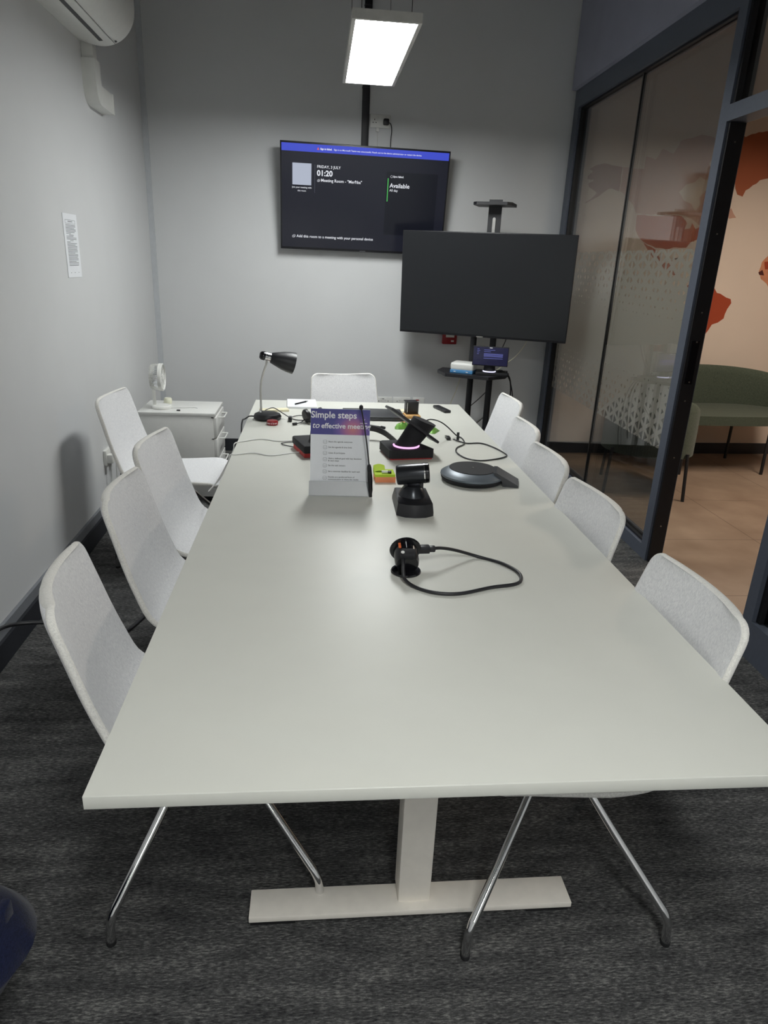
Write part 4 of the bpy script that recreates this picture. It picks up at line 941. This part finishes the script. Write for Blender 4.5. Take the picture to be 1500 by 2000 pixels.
# ------------------------------------------------------------------ hallway: mural and green seats
mu = back_thing('map_mural', 'world map mural in orange shades on the hallway wall beyond the glass', 'mural', 3.2, 0, .0)
HM = {
'alaska': ('m_alaska', [(2.124, 2.256), (2.165, 2.295), (2.136, 2.311), (2.187, 2.343), (2.248, 2.361), (2.336, 2.345), (2.406, 2.338), (2.406, 2.163), (2.342, 2.182), (2.312, 2.177), (2.266, 2.141), (2.203, 2.1), (2.14, 2.063), (2.134, 2.07), (2.193, 2.111), (2.223, 2.142), (2.185, 2.163), (2.147, 2.183), (2.143, 2.209), (2.183, 2.233), (2.131, 2.238)]),
'canada': ('m_canada', [(2.411, 2.338), (2.511, 2.332), (2.589, 2.337), (2.589, 2.429), (2.671, 2.408), (2.72, 2.491), (2.814, 2.46), (2.86, 2.554), (2.943, 2.577), (3.031, 2.611), (3.159, 2.59), (3.175, 2.481), (3.134, 2.405), (3.176, 2.314), (3.129, 2.285), (3.079, 2.309), (3.043, 2.269), (2.967, 2.246), (2.917, 2.187), (2.97, 2.125), (3.041, 2.105), (3.088, 2.054), (3.123, 2.102), (3.102, 2.158), (3.145, 2.21), (3.209, 2.164), (3.289, 2.11), (3.332, 2.066), (3.286, 2.025), (3.202, 1.989), (3.147, 1.948), (3.074, 1.991), (2.969, 2.017), (2.587, 2.006), (2.519, 2.09), (2.447, 2.151), (2.414, 2.164)]),
'united_states': ('m_usa', [(2.588, 1.998), (2.971, 2.009), (3.036, 1.958), (3.018, 1.91), (3.071, 1.92), (3.081, 1.96), (3.118, 1.915), (3.174, 1.949), (3.24, 1.983), (3.265, 1.953), (3.205, 1.891), (3.152, 1.837), (3.101, 1.819), (3.065, 1.77), (3.011, 1.767), (2.956, 1.769), (2.886, 1.75), (2.794, 1.758), (2.707, 1.785), (2.636, 1.83), (2.594, 1.89), (2.589, 1.944)]),
'mexico': ('m_usa', [(2.68, 1.795), (2.719, 1.772), (2.795, 1.743), (2.821, 1.711), (2.868, 1.657), (2.926, 1.639), (2.957, 1.668), (2.989, 1.646), (2.961, 1.604), (3.022, 1.574), (3.089, 1.519), (3.052, 1.517), (2.958, 1.571), (2.879, 1.6), (2.804, 1.654), (2.747, 1.716)]),
'cuba': ('m_dark', [(2.955, 1.68), (3.017, 1.691), (3.078, 1.665), (3.022, 1.667)]),
'south_america': ('m_sam', [(3.286, 1.518), (3.326, 1.486), (3.346, 1.504), (3.381, 1.472), (3.421, 1.423), (3.482, 1.404), (3.56, 1.377), (3.573, 1.344), (3.546, 1.292), (3.531, 1.214), (3.485, 1.178), (3.432, 1.159), (3.409, 1.11), (3.376, 1.061), (3.341, 1.043), (3.307, 1.063), (3.256, 1.127), (3.219, 1.255), (3.178, 1.338), (3.132, 1.4), (3.136, 1.471), (3.188, 1.514), (3.236, 1.533)]),
'chile': ('m_peach', [(3.235, 1.2), (3.262, 1.122), (3.30, 1.058), (3.292, 1.015), (3.245, 1.05), (3.22, 1.12)]),
'guyana': ('m_dark', [(3.326, 1.49), (3.352, 1.5), (3.358, 1.468), (3.327, 1.458)]),
'greenland': ('m_green', [(3.275, 2.626), (3.33, 2.615), (3.371, 2.632), (3.402, 2.612), (3.45, 2.637), (3.543, 2.657), (3.713, 2.697), (3.856, 2.669), (3.896, 2.524), (3.858, 2.409), (3.759, 2.346), (3.663, 2.326), (3.603, 2.311), (3.549, 2.27), (3.495, 2.229), (3.479, 2.182), (3.43, 2.195), (3.401, 2.239), (3.378, 2.299), (3.372, 2.363), (3.35, 2.417), (3.289, 2.488), (3.241, 2.54), (3.246, 2.595)]),
'africa': ('m_peach', [(3.822, 1.738), (4.107, 1.75), (4.297, 1.591), (4.247, 1.419), (4.219, 1.156), (4.131, 1.11), (4.05, 1.326), (3.982, 1.452), (3.885, 1.491), (3.802, 1.551), (3.768, 1.612), (3.778, 1.686)]),
'sahel': ('m_sam', [(3.80, 1.69), (4.1, 1.7), (4.1, 1.63), (3.82, 1.63)]),
'senegal': ('m_dark', [(3.765, 1.603), (3.798, 1.625), (3.824, 1.581), (3.78, 1.583)]),
'newfoundland': ('m_canada', [(3.36, 2.06), (3.40, 2.09), (3.43, 2.05), (3.46, 2.02), (3.40, 2.01)]),
}
for k, (mt_, pts) in HM.items():
    # coast jitter for a lively outline
    rj = random.Random(len(k)); P = []
    for i, a in enumerate(pts):
        b = pts[(i+1) % len(pts)]; P.append(a); d = math.hypot(b[0]-a[0], b[1]-a[1])
        n = int(d/.03)
        if k not in ('cuba',):
            for j in range(1, n): P.append((a[0]+(b[0]-a[0])*j/n+(rj.random()-.5)*.012, a[1]+(b[1]-a[1])*j/n+(rj.random()-.5)*.012))
    extra = .0006 if k in ('guyana', 'senegal', 'sahel') else 0
    cB = math.cos(BA)
    MB().prism([((x-3.2)/cB, z) for x, z in P], -.0016-extra, -.0002).build(k, mt_, mu, smooth=None)

def tub(rows_a, a0, a1, rx, ry, z0, ztop, thick=.06, n=40):
    """barrel back: a curved upholstered wall from angle a0 to a1"""
    b = MB(); out = []
    for i in range(n+1):
        f = i/n; a = math.radians(a0+(a1-a0)*f); e = math.sin(PI*f)**.45 if 0 < f < 1 else 0
        zt = z0+(ztop-z0)*(.42+.58*e) if rows_a else ztop
        c, s_ = math.cos(a), math.sin(a)
        sec = []
        for (dr, dz) in ((0, 0), (0, .5), (.004, .85), (.012, .95), (.03, 1), (.048, .95), (.056, .85), (.06, .5), (.06, 0)):
            k = dr*thick/.06; sec.append(Vector(((rx-k)*c, (ry-k)*s_, z0+(zt-z0)*dz)))
        out.append(sec)
    V = b.grid(out); b.bm.faces.new(V[0]); b.bm.faces.new(V[-1][::-1])
    for r1, r2 in zip(V, V[1:]): b.bm.faces.new((r1[0], r1[-1], r2[-1], r2[0]))
    return b
so = thing('green_sofa', 'dark green two seat tub sofa against the map wall in the hallway', 'sofa', (3.36, 5.47, 0), BA)
tub(True, -22, 202, .68, .37, .40, .83).build('backrest', 'greenfab', so, smooth=50)
_b = MB().prism([(.6*math.copysign(abs(math.cos(a))**.6, math.cos(a)), -.02+.29*math.copysign(abs(math.sin(a))**.6, math.sin(a))) for a in [2*PI*i/40 for i in range(40)]], .43, .505, 'xy'); _b.build('seat', 'greenfab', so, smooth=50)
for sx in (-1, 1):
    MB().tube([(sx*.37, .28, 0), (sx*.37, .28, .38), (sx*.36, .24, .42), (sx*.355, .0, .425), (sx*.36, -.2, .425), (sx*.37, -.225, .40), (sx*.372, -.23, .0)], .013, 12).build('leg', 'black_metal', so)
MB().tube([(-.41, -.2, .425), (.41, -.2, .425)], .012, 10).build('rail', 'black_metal', so)
am = thing('green_armchair', 'dark green tub armchair seen from behind the door post', 'armchair', (2.49, 4.86, 0), -.35)
tub(True, 160, 380, .33, .32, .31, .74).build('backrest', 'greenfab', am, smooth=50)
_b = MB().prism([(.28*math.copysign(abs(math.cos(a))**.7, math.cos(a)), .03+.27*math.copysign(abs(math.sin(a))**.7, math.sin(a))) for a in [2*PI*i/40 for i in range(40)]], .34, .45, 'xy'); _b.build('seat', 'greenfab', am, smooth=50)
for sx in (-1, 1):
    for sy in (-1, 1): MB().tube([(sx*.28, sy*.25, 0), (sx*.26, sy*.22, .345)], .012, 12).build('leg', 'black_metal', am)

# ------------------------------------------------------------------ navy bag at the left edge
bg = thing('fabric_bag', 'dark navy soft fabric bag at the left edge of the carpet', 'bag', (-.775, 1.0, 0), 0)
bg.scale = (1, 1, .93)
_b = MB(); rows = []
for z, rx, ry, cx in ((0, .06, .10, -.03), (.03, .09, .13, -.03), (.12, .13, .15, -.015), (.22, .175, .16, .008), (.30, .20, .155, .026), (.33, .215, .15, .032), (.36, .195, .14, .02), (.41, .15, .11, .01), (.435, .08, .06, .0)):
    rows.append([Vector((cx+rx*math.copysign(abs(math.cos(a))**.8, math.cos(a)), ry*math.sin(a), z)) for a in [2*PI*i/32 for i in range(32)]])
V = _b.grid(rows, close_u=True); _b.bm.faces.new(V[0][::-1]); _b.bm.faces.new(V[-1]); _b.build('body', 'navy', bg, smooth=80)
MB().box((.19, .03, .375), (.02, .035, .06), bevel=.006).build('tab', 'navy', bg)
